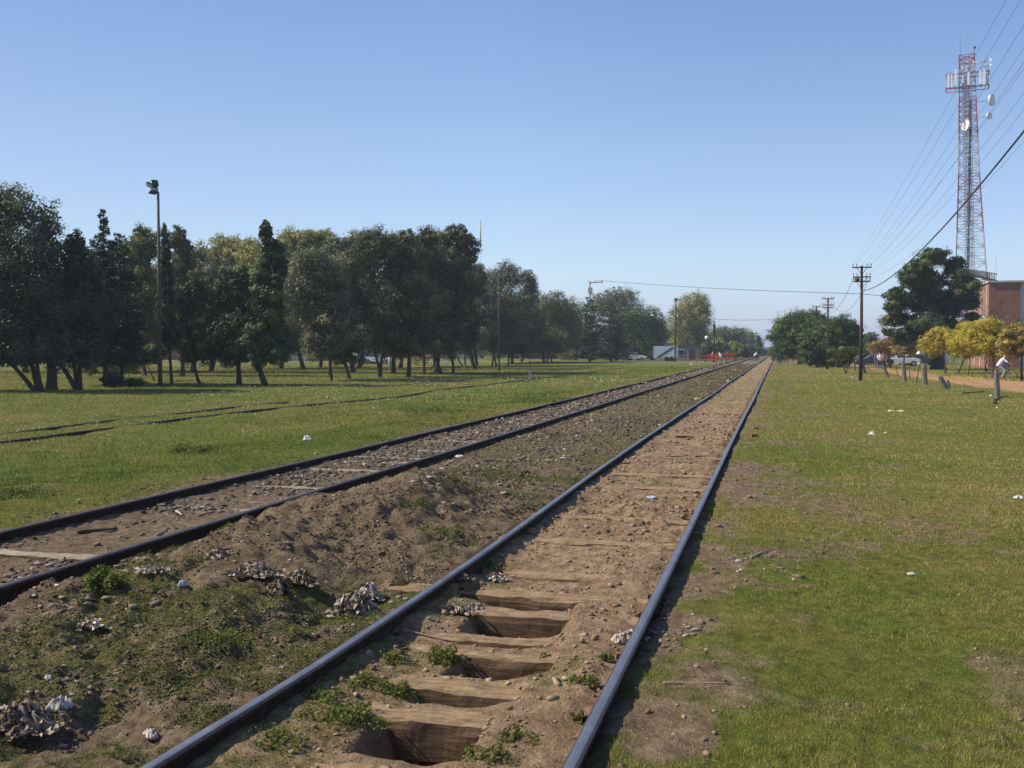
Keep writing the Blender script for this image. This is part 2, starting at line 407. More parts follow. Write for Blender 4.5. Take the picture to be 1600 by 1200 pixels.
WOODG = M_('grey weathered sleeper', (.26, .21, .15), .9, 0, .3, 5, .6, .02)
def sleeper(y, x0, x1, z, h, w, mat, parent, seed, rot=0):
    r = random.Random(seed); n = 44; V = []; F = []
    sec = [(-.5, -1), (-.5, -.25), (-.46, -.06), (-.36, 0), (-.1, .0), (.15, .0), (.38, -.01), (.47, -.07), (.5, -.25), (.5, -1)]
    k = len(sec); ph = r.random()*99
    X = x0+(x1-x0)*np.arange(n)/(n-1); A_ = np.array([q[0] for q in sec]); B_ = np.array([q[1] for q in sec]); XX, AA = np.meshgrid(X, A_, indexing='ij'); _, BB = np.meshgrid(X, B_, indexing='ij'); JJ = np.tile(np.arange(k), (n, 1))
    wv = .03*fbm(XX+ph, XX*0+ph, .5, 3, 3); top = BB > -.3
    ZZ = z+BB*h+top*(.022*fbm(XX*2+ph, AA*3+ph, .35, 4, 7)-.03*np.maximum(0, fbm(XX*.7+ph, JJ*.9+ph, .22, 2, 17)-.25))
    YY = y+AA*w+wv+(BB > -.9)*.012*fbm(XX+ph, JJ*1.7+ph, .2, 3, 8)+rot*(XX-(x0+x1)/2)
    V = [tuple(q) for q in np.stack([XX, YY, ZZ], -1).reshape(-1, 3)]
    F2 = []
    for i in range(n-1):
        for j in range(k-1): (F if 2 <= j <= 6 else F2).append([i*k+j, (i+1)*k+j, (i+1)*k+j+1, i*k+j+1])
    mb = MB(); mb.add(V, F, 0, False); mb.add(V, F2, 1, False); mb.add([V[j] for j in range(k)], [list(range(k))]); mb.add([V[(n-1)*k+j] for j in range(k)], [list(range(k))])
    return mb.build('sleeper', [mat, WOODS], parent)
t1 = thing('railway_track', 'near railway track with bared wooden sleepers and brown dirt between its shiny rails', 'railway track', (0, 0, 0), 0, 'railway tracks')
rail(TRK[0][0], ys, lambda y: .012*math.sin(y*.21), t1, RTOP)
rail(TRK[0][1], ys, lambda y: .02*math.sin(y*.17+1)+.07*math.exp(-((y-8)/5)**2)-.06*ss(5.2, 3.4, y), t1, RTOP)
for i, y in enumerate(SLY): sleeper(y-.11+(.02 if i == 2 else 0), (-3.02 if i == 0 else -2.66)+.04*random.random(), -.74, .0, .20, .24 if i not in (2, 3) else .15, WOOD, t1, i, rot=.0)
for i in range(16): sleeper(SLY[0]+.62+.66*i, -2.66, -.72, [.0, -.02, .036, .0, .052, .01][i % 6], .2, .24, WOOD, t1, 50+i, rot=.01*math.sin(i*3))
t2 = thing('railway_track', 'far railway track with dark rails and grey stones, left of the rubble mounds', 'railway track', (0, 0, 0), 0, 'railway tracks')
rail(TRK[1][0], ys, lambda y: .015*math.sin(y*.2+2), t2, RDULL, amp=.03)
rail(TRK[1][1], ys, lambda y: .015*math.sin(y*.23), t2, RDULL, amp=.03)
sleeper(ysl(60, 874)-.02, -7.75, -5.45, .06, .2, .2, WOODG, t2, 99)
for i in range(34):
    y = ysl(60, 874)+1.0+.63*i
    if i in (0, 1, 2): continue
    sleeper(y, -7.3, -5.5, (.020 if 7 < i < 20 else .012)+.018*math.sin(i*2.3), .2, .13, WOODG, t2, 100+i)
t3 = thing('disused_siding', 'disused siding of rusty rails sunk in the grass below the trees', 'railway track', (0, 0, 0))
for x0, a, b_ in ((-16.8, 6, 118), (-18.5, 15, 36), (-22.0, 52, 125)):
    yy = np.arange(a, b_, .5); gg = Hgt(np.full(len(yy), x0), yy); gg = np.convolve(np.pad(gg, 5, mode='edge'), np.ones(11)/11, 'valid')
    rail(x0, yy, lambda y: .05*math.sin(y*.1), t3, RUST, zoff=lambda y: float(np.interp(y, yy, gg))-(.104 if x0 == -16.8 else .124), amp=.05, name='rail', scale=1.1)

for i, y in enumerate(SLY[:8]):
    for x in (TRK[0][0]+(0), TRK[0][1]+.05):
        for s_ in (-1, 1):
            MB().box((x+s_*.085, y+.0+s_*.03, .018), (.03, .022, .03)).box((x+s_*.068, y+s_*.03, .030), (.035, .028, .012)).build('rail_spike', RUST, t1)
# fishplates where rail lengths meet
def plate(x, y, parent):
    mb = MB()
    for s in (-1, 1):
        mb.box((x+s*.022, y, .062), (.02, .5, .06))
        for k in (-.18, -.06, .06, .18): mb.box((x+s*.040, y+k, .062), (.022, .03, .03))
    mb.build('joint_bar', RUST, parent)
plate(-.83, 7.1, t1); plate(-2.49, 12.6, t1); plate(-.84, 19.1, t1); plate(-5.53, 10.3, t2); plate(-7.24, 13.5, t2)

# ================================================================ SMALL STUFF ON THE GROUND
ICO_V = []; t_ = (1+5**.5)/2
for a in (-1, 1):
    for b_ in (-t_, t_): ICO_V += [(a, b_, 0), (0, a, b_), (b_, 0, a)]
ICO_V = np.array(ICO_V)/math.hypot(1, t_)
bm = bmesh.new()
for v_ in ICO_V: bm.verts.new(v_)
bmesh.ops.convex_hull(bm, input=bm.verts[:]); bm.verts.index_update()
ICO_V = np.array([v_.co[:] for v_ in bm.verts]); ICO_F = np.array([[v_.index for v_ in f.verts] for f in bm.faces]); bm.free()
def stones(name, xs, ys_, sizes, mat, kind='stuff', flat=.6, sink=.3):
    n = len(xs); k = len(ICO_V); sizes = np.minimum(sizes, .024+.0012*np.hypot(xs, ys_))
    V = ICO_V[None]*(1+.55*rng.standard_normal((n, k, 1))*.6)
    sc3 = np.stack([rng.uniform(.7, 1.3, n), rng.uniform(.7, 1.3, n), rng.uniform(flat*.7, flat*1.2, n)], -1)*sizes[:, None]
    V = V*sc3[:, None]; a = rng.uniform(0, 6.28, n); ca, sa = np.cos(a)[:, None], np.sin(a)[:, None]
    V = np.stack([V[..., 0]*ca-V[..., 1]*sa, V[..., 0]*sa+V[..., 1]*ca, V[..., 2]], -1)
    z = Hgt(xs, ys_); V = V+np.stack([xs, ys_, z+sizes*flat*(1-2*sink)*.8], -1)[:, None]
    Fc = (ICO_F[None]+(np.arange(n)*k)[:, None, None]).reshape(-1, 3)
    vv = np.repeat(rng.uniform(0, 1, n), k)
    o = link(name, np_mesh(name, V.reshape(-1, 3), Fc, False, {'v': vv}), None, mat)
    return tag(o, kind=kind) if kind else o
def var_mat(name, stops, rough=.9):
    m, nt, bs = new_mat(name)
    c = ramp(nt, N(nt, 'ShaderNodeAttribute', attribute_name='v').outputs['Fac'], stops)
    n = noise(nt, 40, 4, .7, geo_pos(nt)); k = ramp(nt, n, [(.3, (.6, .6, .6)), (.7, (1.2, 1.2, 1.2))])
    mx = nt.nodes.new('ShaderNodeMix'); mx.data_type = 'RGBA'; mx.blend_type = 'MULTIPLY'; mx.inputs[0].default_value = 1
    nt.links.new(c, mx.inputs[6]); nt.links.new(k, mx.inputs[7]); nt.links.new(mx.outputs[2], bs.inputs['Base Color'])
    bs.inputs['Roughness'].default_value = rough; bs.inputs['Specular IOR Level'].default_value = .2; return m
MSTONE = var_mat('ballast stone', [(0, (.06, .045, .032)), (.5, (.15, .115, .082)), (.85, (.27, .21, .155)), (1, (.46, .40, .33))])
MCLOD = var_mat('dry clods', [(0, (.15, .095, .055)), (.6, (.28, .185, .11)), (1, (.40, .29, .19))])
MCLODD = var_mat('dark clods', [(0, (.07, .05, .035)), (.6, (.16, .11, .07)), (.93, (.26, .19, .13)), (1, (.5, .44, .36))])
def scatter(n, x0, x1, y0, y1, pw=1.0):
    """more of them close by"""
    return rng.uniform(x0, x1, n), y0+(y1-y0)*rng.uniform(0, 1, n)**pw
x, y = scatter(28000, -7.15, -5.62, 6.5, 140, 1.6); y = 6.5*(140/6.5)**rng.uniform(0, 1, len(y)); k = fbm(x, y, .6, 3, 201)+rng.normal(0, .25, len(x)) > -.25+.5*(1-ss(9, 16, y)); stones('ballast', x[k], y[k], ((rng.exponential(.008, len(x))+.004)*(1+y/45))[k], MSTONE)
x, y = scatter(24000, -5.4, -2.75, 9, 140, 1.5); y = 9*(140/9)**((y-9)/131)
gm = masks(x, y)[1]; k = rng.uniform(0, 1, len(x)) < gm*.9+.22*(fbm(x, y, .6, 2, 203) > .1)
stones('rubble', x[k], y[k], ((rng.exponential(.007, len(x))+.004)*(1+y/50))[k], MCLODD)
x, y = scatter(34000, -5.35, -2.75, 4, 14, 1.1); k = (fbm(x, y, .5, 3, 205) > -.15)&(masks(x, y)[0] > .35); stones('clods', x[k], y[k], np.minimum(rng.exponential(.0045, len(x))[k]+.0025, .016), MCLODD)
x, y = scatter(17000, -2.42, -.93, 4, 30, 1.6); w_ = 1.6*np.exp(-((y-11.2)/1.0)**2)+.25+.3*(y > 12); k = rng.uniform(0, 1, len(x)) < w_*(.6+fbm(x, y, .5, 2, 207))
stones('clods', x[k], y[k], (rng.exponential(.006, len(x))+.003)[k]*(1+y[k]/60), MCLOD)
x, y = scatter(2500, -.75, 1.6, 4, 25, 1.5); k = masks(x, y)[0] > .4; stones('clods', x[k], y[k], rng.exponential(.006, len(x))[k]+.003, MCLOD)
x, y = scatter(1500, -8.6, -7.3, 6, 40, 1.5); stones('clods', x, y, rng.exponential(.009, len(x))+.004, MCLODD)
x, y = scatter(3500, -2.4, -1.0, 4.1, 8.8, 1.0); k = fbm(x, y, .25, 2, 209) > .05; stones('clods', x[k], y[k], rng.exponential(.004, len(x))[k]+.002, MCLOD)
# pale broken stones along the crest of the rubble
cs = [G(*q) for q in [(60, 945), (120, 968), (150, 978), (230, 890), (290, 870), (340, 855), (360, 865), (390, 885), (210, 905), (100, 975), (190, 990), (60, 905), (330, 800), (560, 790), (585, 775), (985, 1005), (1045, 998), (1065, 1000), (1210, 900), (1160, 872), (600, 935), (700, 900)]]
xs_, ys2 = [], []
for _ in range(60):
    q_ = (random.uniform(-5.2, -3.2), random.uniform(9, 34)); cs.append(q_)
for c in cs:
    for k in range(26): xs_.append(c[0]+random.gauss(0, .13)); ys2.append(c[1]+random.gauss(0, .15))
MPALE = var_mat('pale rubble', [(0, (.14, .10, .075)), (.5, (.27, .21, .16)), (.85, (.38, .32, .26)), (1, (.55, .50, .44))])
stones('rubble', np.array(xs_), np.array(ys2), rng.exponential(.010, len(xs_))+.004, MPALE, flat=.45, sink=.25)

# grass blades
def blades(name, x, y, hgt, wid, mat, lean=.5, dz=0):
    n = len(x); z = Hgt(x, y)+dz; a = rng.uniform(0, 6.28, n); l = rng.uniform(.1, 1, n)*lean; b2 = rng.uniform(0, 6.28, n)
    h = hgt*rng.uniform(.4, 1.2, n)*(.75+.8*np.clip(fbm(x, y, .5, 3, 303)+.2, -.4, .8)); w = wid*rng.uniform(.6, 1.2, n)
    p0 = np.stack([x-np.cos(a)*w/2, y-np.sin(a)*w/2, z-.004], -1); p1 = np.stack([x+np.cos(a)*w/2, y+np.sin(a)*w/2, z-.004], -1)
    p2 = np.stack([x+np.cos(b2)*h*l, y+np.sin(b2)*h*l, z+h*np.sqrt(1-.6*l*l)], -1)
    V = np.stack([p0, p1, p2], 1).reshape(-1, 3); Fc = np.arange(3*n).reshape(n, 3)
    lf = masks(x, y)[2]; vv = np.clip(rng.normal(0, .26, n)+lf*.5+np.where(x < -3, .20, -.06)+.40*fbm(x, y, .35, 3, 301)+.35*fbm(x, y, 1.4, 3, 302), 0, 1)
    o = link(name, np_mesh(name, V, Fc, False, {'v': np.repeat(vv, 3)}), None, mat); return tag(o, kind='stuff')
MGRASS = leaf_mat('grass blades', [(0, (.46, .35, .13)), (.3, (.29, .265, .050)), (.55, (.18, .225, .026)), (.8, (.115, .175, .018)), (1, (.06, .10, .012))], .25, .6)
def grass_zone(n, x0, x1, y0, y1, h, w, thr=.55, ang=None):
    """even density as the distance grows, blades grow into tufts with it"""
    y = y0*(y1/y0)**rng.uniform(0, 1, n); x = x0+(x1-x0)*rng.uniform(0, 1, n)*(1 if ang is None else np.minimum(1, (y*ang+1.5)/abs(x1-x0)))
    k = (masks(x, y)[0]*1.1+.45*fbm(x, y, .18, 3, 311) < thr+rng.normal(0, .08, n)); x, y = x[k], y[k]
    s = np.clip(np.hypot(x, y)/8, .8, 12)
    return x, y, h*s**.45, w*s**.95
parts = [grass_zone(600000, -.72, 60, 3.9, 125, .026, .0044, .72, .75), grass_zone(400000, -7.7, -75, 6.5, 125, .038, .005, .62, 1.25),
         grass_zone(30000, -5.4, -2.7, 10, 60, .03, .005, .45), grass_zone(22000, -2.45, -.95, 6, 50, .02, .004, .45)]
x, y, h_, w_ = [np.concatenate([p[i] for p in parts]) for i in range(4)]
blades('grass', x, y, h_, w_, MGRASS, .9)
x = rng.uniform(-.5, 9, 26000); y = 4*(30/4)**rng.uniform(0, 1, 26000); k = (fbm(x, y, .35, 3, 315)+.5*fbm(x, y, 1.5, 2, 316) > .30); x, y = x[k], y[k]
tag(blades('tall_grass', x, y, .055*np.clip(np.hypot(x, y)/9, .8, 3)**.4, .0045*np.clip(np.hypot(x, y)/8, .8, 4), MGRASS, .7), kind='stuff')
x = rng.uniform(-14, -7.8, 30000); y = 6.5*(45/6.5)**rng.uniform(0, 1, 30000); k = (fbm(x, y, .5, 3, 317)+.5*fbm(x, y, 1.8, 2, 318) > .22); x, y = x[k], y[k]
tag(blades('tall_grass', x, y, .10*np.clip(np.hypot(x, y)/12, .8, 3)**.4, .007*np.clip(np.hypot(x, y)/12, .8, 4), MGRASS, .6), kind='stuff')
# straw and rooty bits over the bare earth
MSTRAW = leaf_mat('dry straw', [(0, (.12, .08, .04)), (.6, (.27, .20, .11)), (1, (.36, .29, .17))], .1, .8)
x, y = scatter(26000, -5.3, 2.5, 4, 20, 1.4); k = masks(x, y)[0] > .35; x, y = x[k], y[k]
blades('straw', x, y, np.full(len(x), .026), np.full(len(x), .0035), MSTRAW, 1.2)

# leafy ground cover
MWEED = leaf_mat('clover leaves', [(0, (.06, .07, .012)), (.5, (.10, .125, .02)), (1, (.17, .21, .03))], .3, .6, .15)
def leaflets(x, y, z, size, tilt=.6):
    n = len(x); nrm = np.stack([rng.normal(0, tilt, n), rng.normal(0, tilt, n), np.ones(n)], -1); nrm /= np.linalg.norm(nrm, axis=1)[:, None]
    a = rng.normal(0, 1, (n, 3)); u = np.cross(nrm, a); u /= np.linalg.norm(u, axis=1)[:, None]; w = np.cross(nrm, u)
    c = np.stack([x, y, z], -1); s = (size*rng.uniform(.6, 1.3, n))[:, None] if np.ndim(size) else size*rng.uniform(.6, 1.3, (n, 1))
    V = np.stack([c-u*s*.6, c-w*s*.4, c+u*s*.6, c+w*s*.4], 1).reshape(-1, 3)
    return V, np.arange(4*n).reshape(n, 4)
def cover(n, x0, x1, y0, y1, pw, dens, size, hmax, cl):
    x, y = scatter(n, x0, x1, y0, y1, pw)
    k = rng.uniform(0, 1, n) < dens(x, y); x, y = x[k], y[k]
    hh = hmax*np.clip(.35+.9*fbm(x, y, cl, 2, 321), .05, 1.2)
    return x, y, Hgt(x, y)+hh*rng.uniform(.1, 1, len(x)), np.full(len(x), size)*(1+np.hypot(x, y)/40)
def dens_mid(x, y):
    d, g, l = masks(x, y)
    return (1-ss(.55, .98, d+.30*fbm(x, y, .16, 3, 331)))*(1-.6*g)*.9
def dens_in(x, y): return (1-ss(.5, .95, masks(x, y)[0]+.3*fbm(x, y, .25, 2, 333)))*.6
def dens_r(x, y): return ss(.25, .55, fbm(x, y, .7, 3, 335))*.5*(1-ss(.3, .8, masks(x, y)[0]))
def dens_l(x, y): return ss(-.1, .5, fbm(x, y, 1.3, 3, 337)+.6*np.exp(-((x+9.5)/1.2)**2)-.2)
cs = [cover(330000, -5.4, -2.7, 3.8, 14, 1.15, dens_mid, .0085, .045, .3), cover(110000, -5.4, -2.7, 14, 130, 1.8, dens_mid, .013, .05, .5),
      cover(60000, -2.45, -.95, 3.8, 20, 1.3, dens_in, .008, .03, .3), cover(60000, -.7, 5, 4, 16, 1.1, dens_r, .007, .018, .3),
      cover(130000, -16, -7.8, 6.5, 45, 1.4, dens_l, .016, .11, .6)]
x, y, z, s_ = [np.concatenate([c[i] for c in cs]) for i in range(4)]
V, Fc = leaflets(x, y, z, s_)
vv = np.repeat(np.clip(rng.normal(.45, .2, len(x))+.5*fbm(x, y, .5, 2, 341), 0, 1), 4)
tag(link('ground_cover', np_mesh('ground_cover', V, Fc, False, {'v': vv}), None, MWEED), kind='stuff')
# white seed heads over the left meadow
x, y = scatter(5200, -30, -8.6, 16, 75, 1.2); k = rng.uniform(0, 1, len(x)) < ss(-.25, .3, fbm(x, y, 6, 2, 351)+.25*np.exp(-((x+16)/5)**2)); x, y = x[k], y[k]
z = Hgt(x, y)+.08; V, Fc = leaflets(x, y, z, np.hypot(x, y)*.0007+.010, 1.5)
MSEED = M_('pale seed heads', (.62, .60, .46), .9, 0, .1, 5, 0)
tag(link('seed_heads', np_mesh('seed_heads', V, Fc), None, MSEED), kind='stuff')
x, y = G(1345, 600); n = 70; x = x+rng.normal(0, 1.6, n); y = y+rng.normal(-4, 2.2, n)
V, Fc = leaflets(x, y, Hgt(x, y)+.05, np.full(n, .03), 1.5); tag(link('seed_heads', np_mesh('seed_heads', V, Fc), None, MSEED), kind='stuff')

# separate weed clumps
def weed(px, py, r, h, n, label, size=.014, mat=MWEED):
    x0, y0, z0 = GP(px, py); t = rng.normal(0, 1, (n, 3)); t /= np.linalg.norm(t, axis=1)[:, None]; t[:, 2] = abs(t[:, 2])
    q = t*rng.uniform(.5, 1, (n, 1))**.5*np.array([r, r*.8, h])*(1+.35*np.sin(t[:, :1]*7+px)); q[:, 2] += .0
    V, Fc = leaflets(q[:, 0], q[:, 1], q[:, 2], size, .9)
    vv = np.repeat(np.clip(rng.normal(.55, .22, n), 0, 1), 4)
    o = link('weed_clump', np_mesh('weed_clump', V, Fc, False, {'v': vv}), None, mat); o.location = (x0, y0, z0-.005)
    return tag(o, label, 'weed', 'weed clumps around the tracks')
for a in [(160, 918, .16, .13, 900, 'tall leafy green weed on the rubble beside the far rail', .026),
          (697, 1035, .11, .10, 1100, 'bright green weed clump at the left rim of the middle sleeper pit'),
          (876, 978, .09, .05, 700, 'bright green weed patch at the right rim of the second sleeper pit'),
          (850, 1040, .10, .05, 700, 'low green weed hanging into the right end of the middle sleeper pit'),
          (622, 1084, .10, .06, 700, 'small dark leafy weed left of the fourth sleeper pit'),
          (560, 1130, .13, .07, 900, 'dark leafy weed mat on the left rim of the deepest pit'),
          (765, 884, .14, .02, 500, 'flat green patch on the dirt just beyond the first bared sleeper'),
          (885, 942, .08, .03, 350, 'tiny green patch at the right end of the first sleeper pit'),
          (905, 1125, .05, .04, 260, 'little green tuft left of the near shiny rail at the bottom'),
          (945, 1030, .05, .04, 260, 'little green tuft against the near rail beside the discarded carton'),
          (500, 1085, .12, .03, 600, 'spreading green weed beside the inner side of the left bright rail'),
          (720, 1145, .08, .05, 320, 'thin weed with upright stems at the right rim of the deepest pit'),
          (20, 775, .5, .10, 1300, 'dark green weed clump at the left edge of the meadow', .03),
          (300, 705, .45, .12, 1300, 'dark weed hump in the meadow behind the far track', .03),
          (680, 645, .8, .16, 1300, 'broad weed hump in the meadow left of the white litter', .04),
          (520, 1115, .22, .04, 1100, 'wide low weed mat along the inner side of the bright rail'), (610, 1030, .10, .05, 500, 'weed tuft left of the third sleeper end'),
          (560, 1065, .14, .03, 600, 'flat weed patch on the left dirt shoulder'), (800, 1150, .12, .03, 500, 'flat weed patch on the pale dirt hump at the bottom'), (760, 1180, .12, .03, 500, 'low weed at the lower rim beside the last sleeper'),
          (910, 1065, .10, .025, 400, 'thin green patch between the pits and the near rail'), (430, 1160, .14, .035, 600, 'weed mat at the bottom beside the bright rail'), (690, 1090, .05, .05, 260, 'short tuft on the front of the fifth sleeper'),
          (640, 790, .25, .07, 1200, 'dry green weed on the crest of the big earth mound'), (690, 835, .3, .06, 1400, 'weeds covering the right slope of the big earth mound'),
          (340, 1000, .2, .05, 900, 'green clover patch in the rubble slope below the rag heap')]:
    weed(a[0], a[1], a[2], a[3], a[4], a[5], a[6] if len(a) > 6 else .014)

# litter
def crumple(name, px, py, w, h, c, label, cat, seed, lift=.5, dz=0.0, group='litter lying around the tracks'):
    n = 22; u, v_ = np.meshgrid(np.linspace(-1, 1, n), np.linspace(-1, 1, n)); o_ = seed*13.7
    a = np.arctan2(v_, u); sq = np.maximum(abs(u), abs(v_)); rad = sq*(.75+.38*fbm(np.cos(a)*1.5+o_, np.sin(a)*1.5, .7, 3, seed)+.12*np.cos(a*2+seed))
    x = np.cos(a)*rad*w*.55; y = np.sin(a)*rad*w*.42
    rg = 1-np.abs(fbm(u+o_, v_, .55, 4, seed+3))*2.6; rg2 = 1-np.abs(fbm(u+o_, v_+5, .22, 2, seed+9))*2.2
    z = h*np.clip(1-sq**2.2, 0, 1)**.7*np.clip(.25+.75*rg, 0, 1.2)*.75+h*.30*rg2*np.clip(1.15-sq, 0, 1)+.003
    V = np.concatenate([np.stack([x.ravel(), y.ravel(), z.ravel()], -1), np.stack([x.ravel(), y.ravel(), z.ravel()*.4-.008], -1)])
    id_ = np.arange(n*n).reshape(n, n); q = np.stack([id_[:-1, :-1], id_[:-1, 1:], id_[1:, 1:], id_[1:, :-1]], -1).reshape(-1, 4)
    F = np.concatenate([q, q[:, ::-1]+n*n]); ring = list(id_[0, :])+list(id_[1:, -1])+list(id_[-1, :-1][::-1])+list(id_[1:-1, 0][::-1])
    F = np.concatenate([F, np.array([[ring[k], ring[k-1], ring[k-1]+n*n, ring[k]+n*n] for k in range(len(ring))])])
    o = link(name, np_mesh(name, V, F), None, M_('%s %s' % (name, str(c)), c, .85, 0, .45, 12, .5, .012, .15))
    x0, y0, z0 = GP(px, py); o.location = (x0, y0, z0+dz); o.rotation_euler = (0, 0, seed*1.7)
    return tag(o, label, cat, group)
MRAG = var_mat('torn dirty cloth', [(0, (.05, .038, .028)), (.3, (.19, .14, .095)), (.65, (.36, .28, .20)), (.9, (.52, .44, .36)), (1, (.68, .64, .58))])
def rags(px, py, w, h, n, label, seed, lo=0., hi=1., rw=None, strip=.032):
    """torn strips of cloth and plastic bent over one another"""
    n = int(n*1.9); r = np.random.default_rng(seed); m = 5; cx_ = r.normal(0, .32, n)*w; cy_ = r.normal(0, .30, n)*(rw or w*.7); hh = h*np.clip(1-(cx_/w*1.6)**2-(cy_/w*1.8)**2, .03, 1)*r.uniform(.1, 1, n)
    a = r.uniform(0, 6.28, n); L_ = strip*r.uniform(.5, 1.9, n); wd = strip*r.uniform(.15, .5, n); V = np.zeros((n, m, 2, 3)); tw = r.normal(0, 1.0, (n, m)).cumsum(1); b = r.normal(0, .35, (n, m)).cumsum(1)
    for k in range(m):
        t = (k/(m-1)-.5); ax = a+b[:, k]; px_ = cx_+np.cos(ax)*L_*t*2; py_ = cy_+np.sin(ax)*L_*t*2; pz = hh*(1-1.6*t*t)+r.normal(0, .12, n)*strip
        for q, sg in enumerate((-1, 1)):
            V[:, k, q] = np.stack([px_-np.sin(ax)*wd*sg*np.cos(tw[:, k]), py_+np.cos(ax)*wd*sg*np.cos(tw[:, k]), np.maximum(.002, pz+wd*sg*np.sin(tw[:, k]))], -1)
    V = V.reshape(-1, 3); base = (np.arange(n)*m*2)[:, None]; F = np.concatenate([np.stack([base[:, 0]+k*2, base[:, 0]+k*2+1, base[:, 0]+k*2+3, base[:, 0]+k*2+2], -1) for k in range(m-1)])
    x0, y0, z0 = GP(px, py); o = link('rag_heap', np_mesh('rag_heap', V, F, False, {'v': np.repeat(np.clip(r.uniform(lo, hi, n), 0, 1), m*2)}), None, MRAG); o.location = (x0, y0, z0)
    return tag(o, label, 'rag', 'rags among the rubble')
rags(553, 958, .26, .17, 420, 'big tattered beige rag heap left of the bright rail', 1, .2, 1)
rags(578, 938, .12, .14, 120, 'pale torn plastic tuft on the beige rag heap', 2, .6, 1)
rags(705, 956, .22, .05, 160, 'long reddish rag over the second sleeper', 3, .15, .8, .07)
rags(742, 955, .08, .06, 60, 'knotted end of beige cloth at the second sleeper pit', 4, .5, .95)
rags(985, 1000, .12, .06, 110, 'dirty cloth beside the squashed carton at the near rail', 5, .4, .95)
rags(398, 896, .26, .10, 300, 'grey plastic rags on the crest of the rubble mound', 6, .1, 1)
rags(468, 912, .20, .10, 240, 'brown cloth lump at the right end of the rubble mound', 7, .05, .75)
rags(436, 930, .12, .14, 140, 'dark rag hanging over the hollow of the rubble mound', 8, 0, .45)
rags(348, 872, .22, .08, 220, 'dirty cloth lying behind the grey plastic rags', 9, .1, .8)
rags(30, 1135, .26, .13, 260, 'brown cloth bundle at the lower left edge of the picture', 10, .15, .8)
rags(772, 905, .16, .05, 120, 'beige cloth lying beyond the first bared sleeper', 11, .5, .95)
rags(722, 908, .10, .05, 90, 'greenish plastic tuft at the left end of the first sleeper', 12, .1, .9)
rags(235, 892, .20, .02, 50, 'ribbed pale scraps on the rubble right of the tall green weed', 13, .3, 1)
rags(130, 978, .26, .02, 60, 'pale scraps scattered below the tall green weed', 14, .3, 1)
WH, BG, GY, BR = (.58, .54, .48), (.48, .36, .25), (.33, .31, .29), (.20, .13, .08)
for i, a in enumerate([
    ('crumpled_paper', 480, 687, .22, .12, (.74, .73, .71), 'white crumpled bag in the green meadow behind the far track', 'litter'),
    ('paper_scrap', 292, 775, .14, .05, WH, 'small white scrap between the rails of the far track', 'litter'),
    ('paper_scrap', 1363, 679, .18, .08, WH, 'white scrap lying alone in the grass right of the tracks', 'litter'),
    ('crumpled_paper', 1393, 643, .32, .07, BG, 'beige left one of two paper lumps on the grass before the fence posts', 'litter'),
    ('crumpled_paper', 1407, 643, .30, .06, (.55, .42, .26), 'yellowish right one of two paper lumps on the grass before the fence posts', 'litter'),
    ('paper_scrap', 1592, 778, .16, .04, WH, 'white scrap at the right edge of the picture on the lawn', 'litter'),
    ('paper_scrap', 1383, 677, .10, .03, WH, 'tiny pale scrap right of the white one on the lawn', 'litter'),
    ('plastic_bag', 655, 1158, .16, .06, (.62, .60, .56), 'white plastic bag at the bottom of the deepest pit', 'litter'),
    ('paper_scrap', 619, 1146, .05, .04, WH, 'small white carton scrap against the wall of the deepest pit', 'litter'),
    ('paper_scrap', 768, 1056, .05, .025, WH, 'tiny white scrap at the bottom of the middle pit', 'litter'),
    ('carton', 968, 1004, .12, .06, (.45, .38, .30), 'squashed carton on the third sleeper against the near rail', 'litter'),
    ('plastic_bag', 95, 1105, .18, .06, (.36, .34, .31), 'grey plastic bag behind the brown cloth bundle', 'litter'),
    ('paper_scrap', 75, 1060, .05, .025, (.62, .61, .60), 'tiny bluish white scrap among the weeds at lower left', 'litter'),
    ('plastic_bag', 1018, 778, .14, .03, (.42, .46, .66), 'thin bluish plastic film on the dirt between the near rails', 'litter'),
    ('paper_scrap', 285, 915, .10, .05, (.48, .50, .50), 'crushed pale packet right of the tall green weed', 'litter'),
    ('paper_scrap', 235, 1150, .10, .04, (.48, .43, .36), 'beige scrap lying by the inner side of the bright rail', 'litter'),
    ('crumpled_paper', 1332, 590, .30, .12, WH, 'white paper in the grass left of the tall telegraph pole', 'litter'),
    ('paper_scrap', 1548, 619, .14, .08, WH, 'white scrap left of the nearest fence post', 'litter'),
    ('paper_scrap', 1558, 638, .10, .05, WH, 'white scrap on the lawn in front of the nearest fence post', 'litter'),
    ('paper_scrap', 1138, 596, .25, .1, WH, 'white scrap between the two tracks near the crossing', 'litter'),
    ('paper_scrap', 1199, 580, .3, .12, WH, 'white scrap right beside the near rail far down the line', 'litter'),
    ('paper_scrap', 1088, 624, .16, .06, WH, 'pale scrap left of the bright rail halfway down the line', 'litter'),
    ('paper_scrap', 718, 714, .26, .04, WH, 'long pale scrap on the gravel right of the far track', 'litter'),
    ('plastic_bag', 1080, 570, .5, .25, WH, 'white bag on the grass left of the red barriers', 'litter'),
    ('plastic_bag', 1036, 565, .5, .2, WH, 'white heap in the grass by the notice board', 'litter'),
    ('paper_scrap', 1425, 898, .10, .02, (.5, .45, .38), 'pale scrap in the lawn far right of the near rail', 'litter')]):
    nm, px, py, w, h, c, lb, ct = a
    crumple(nm, px, py, w, h, c, lb, ct, i+3)
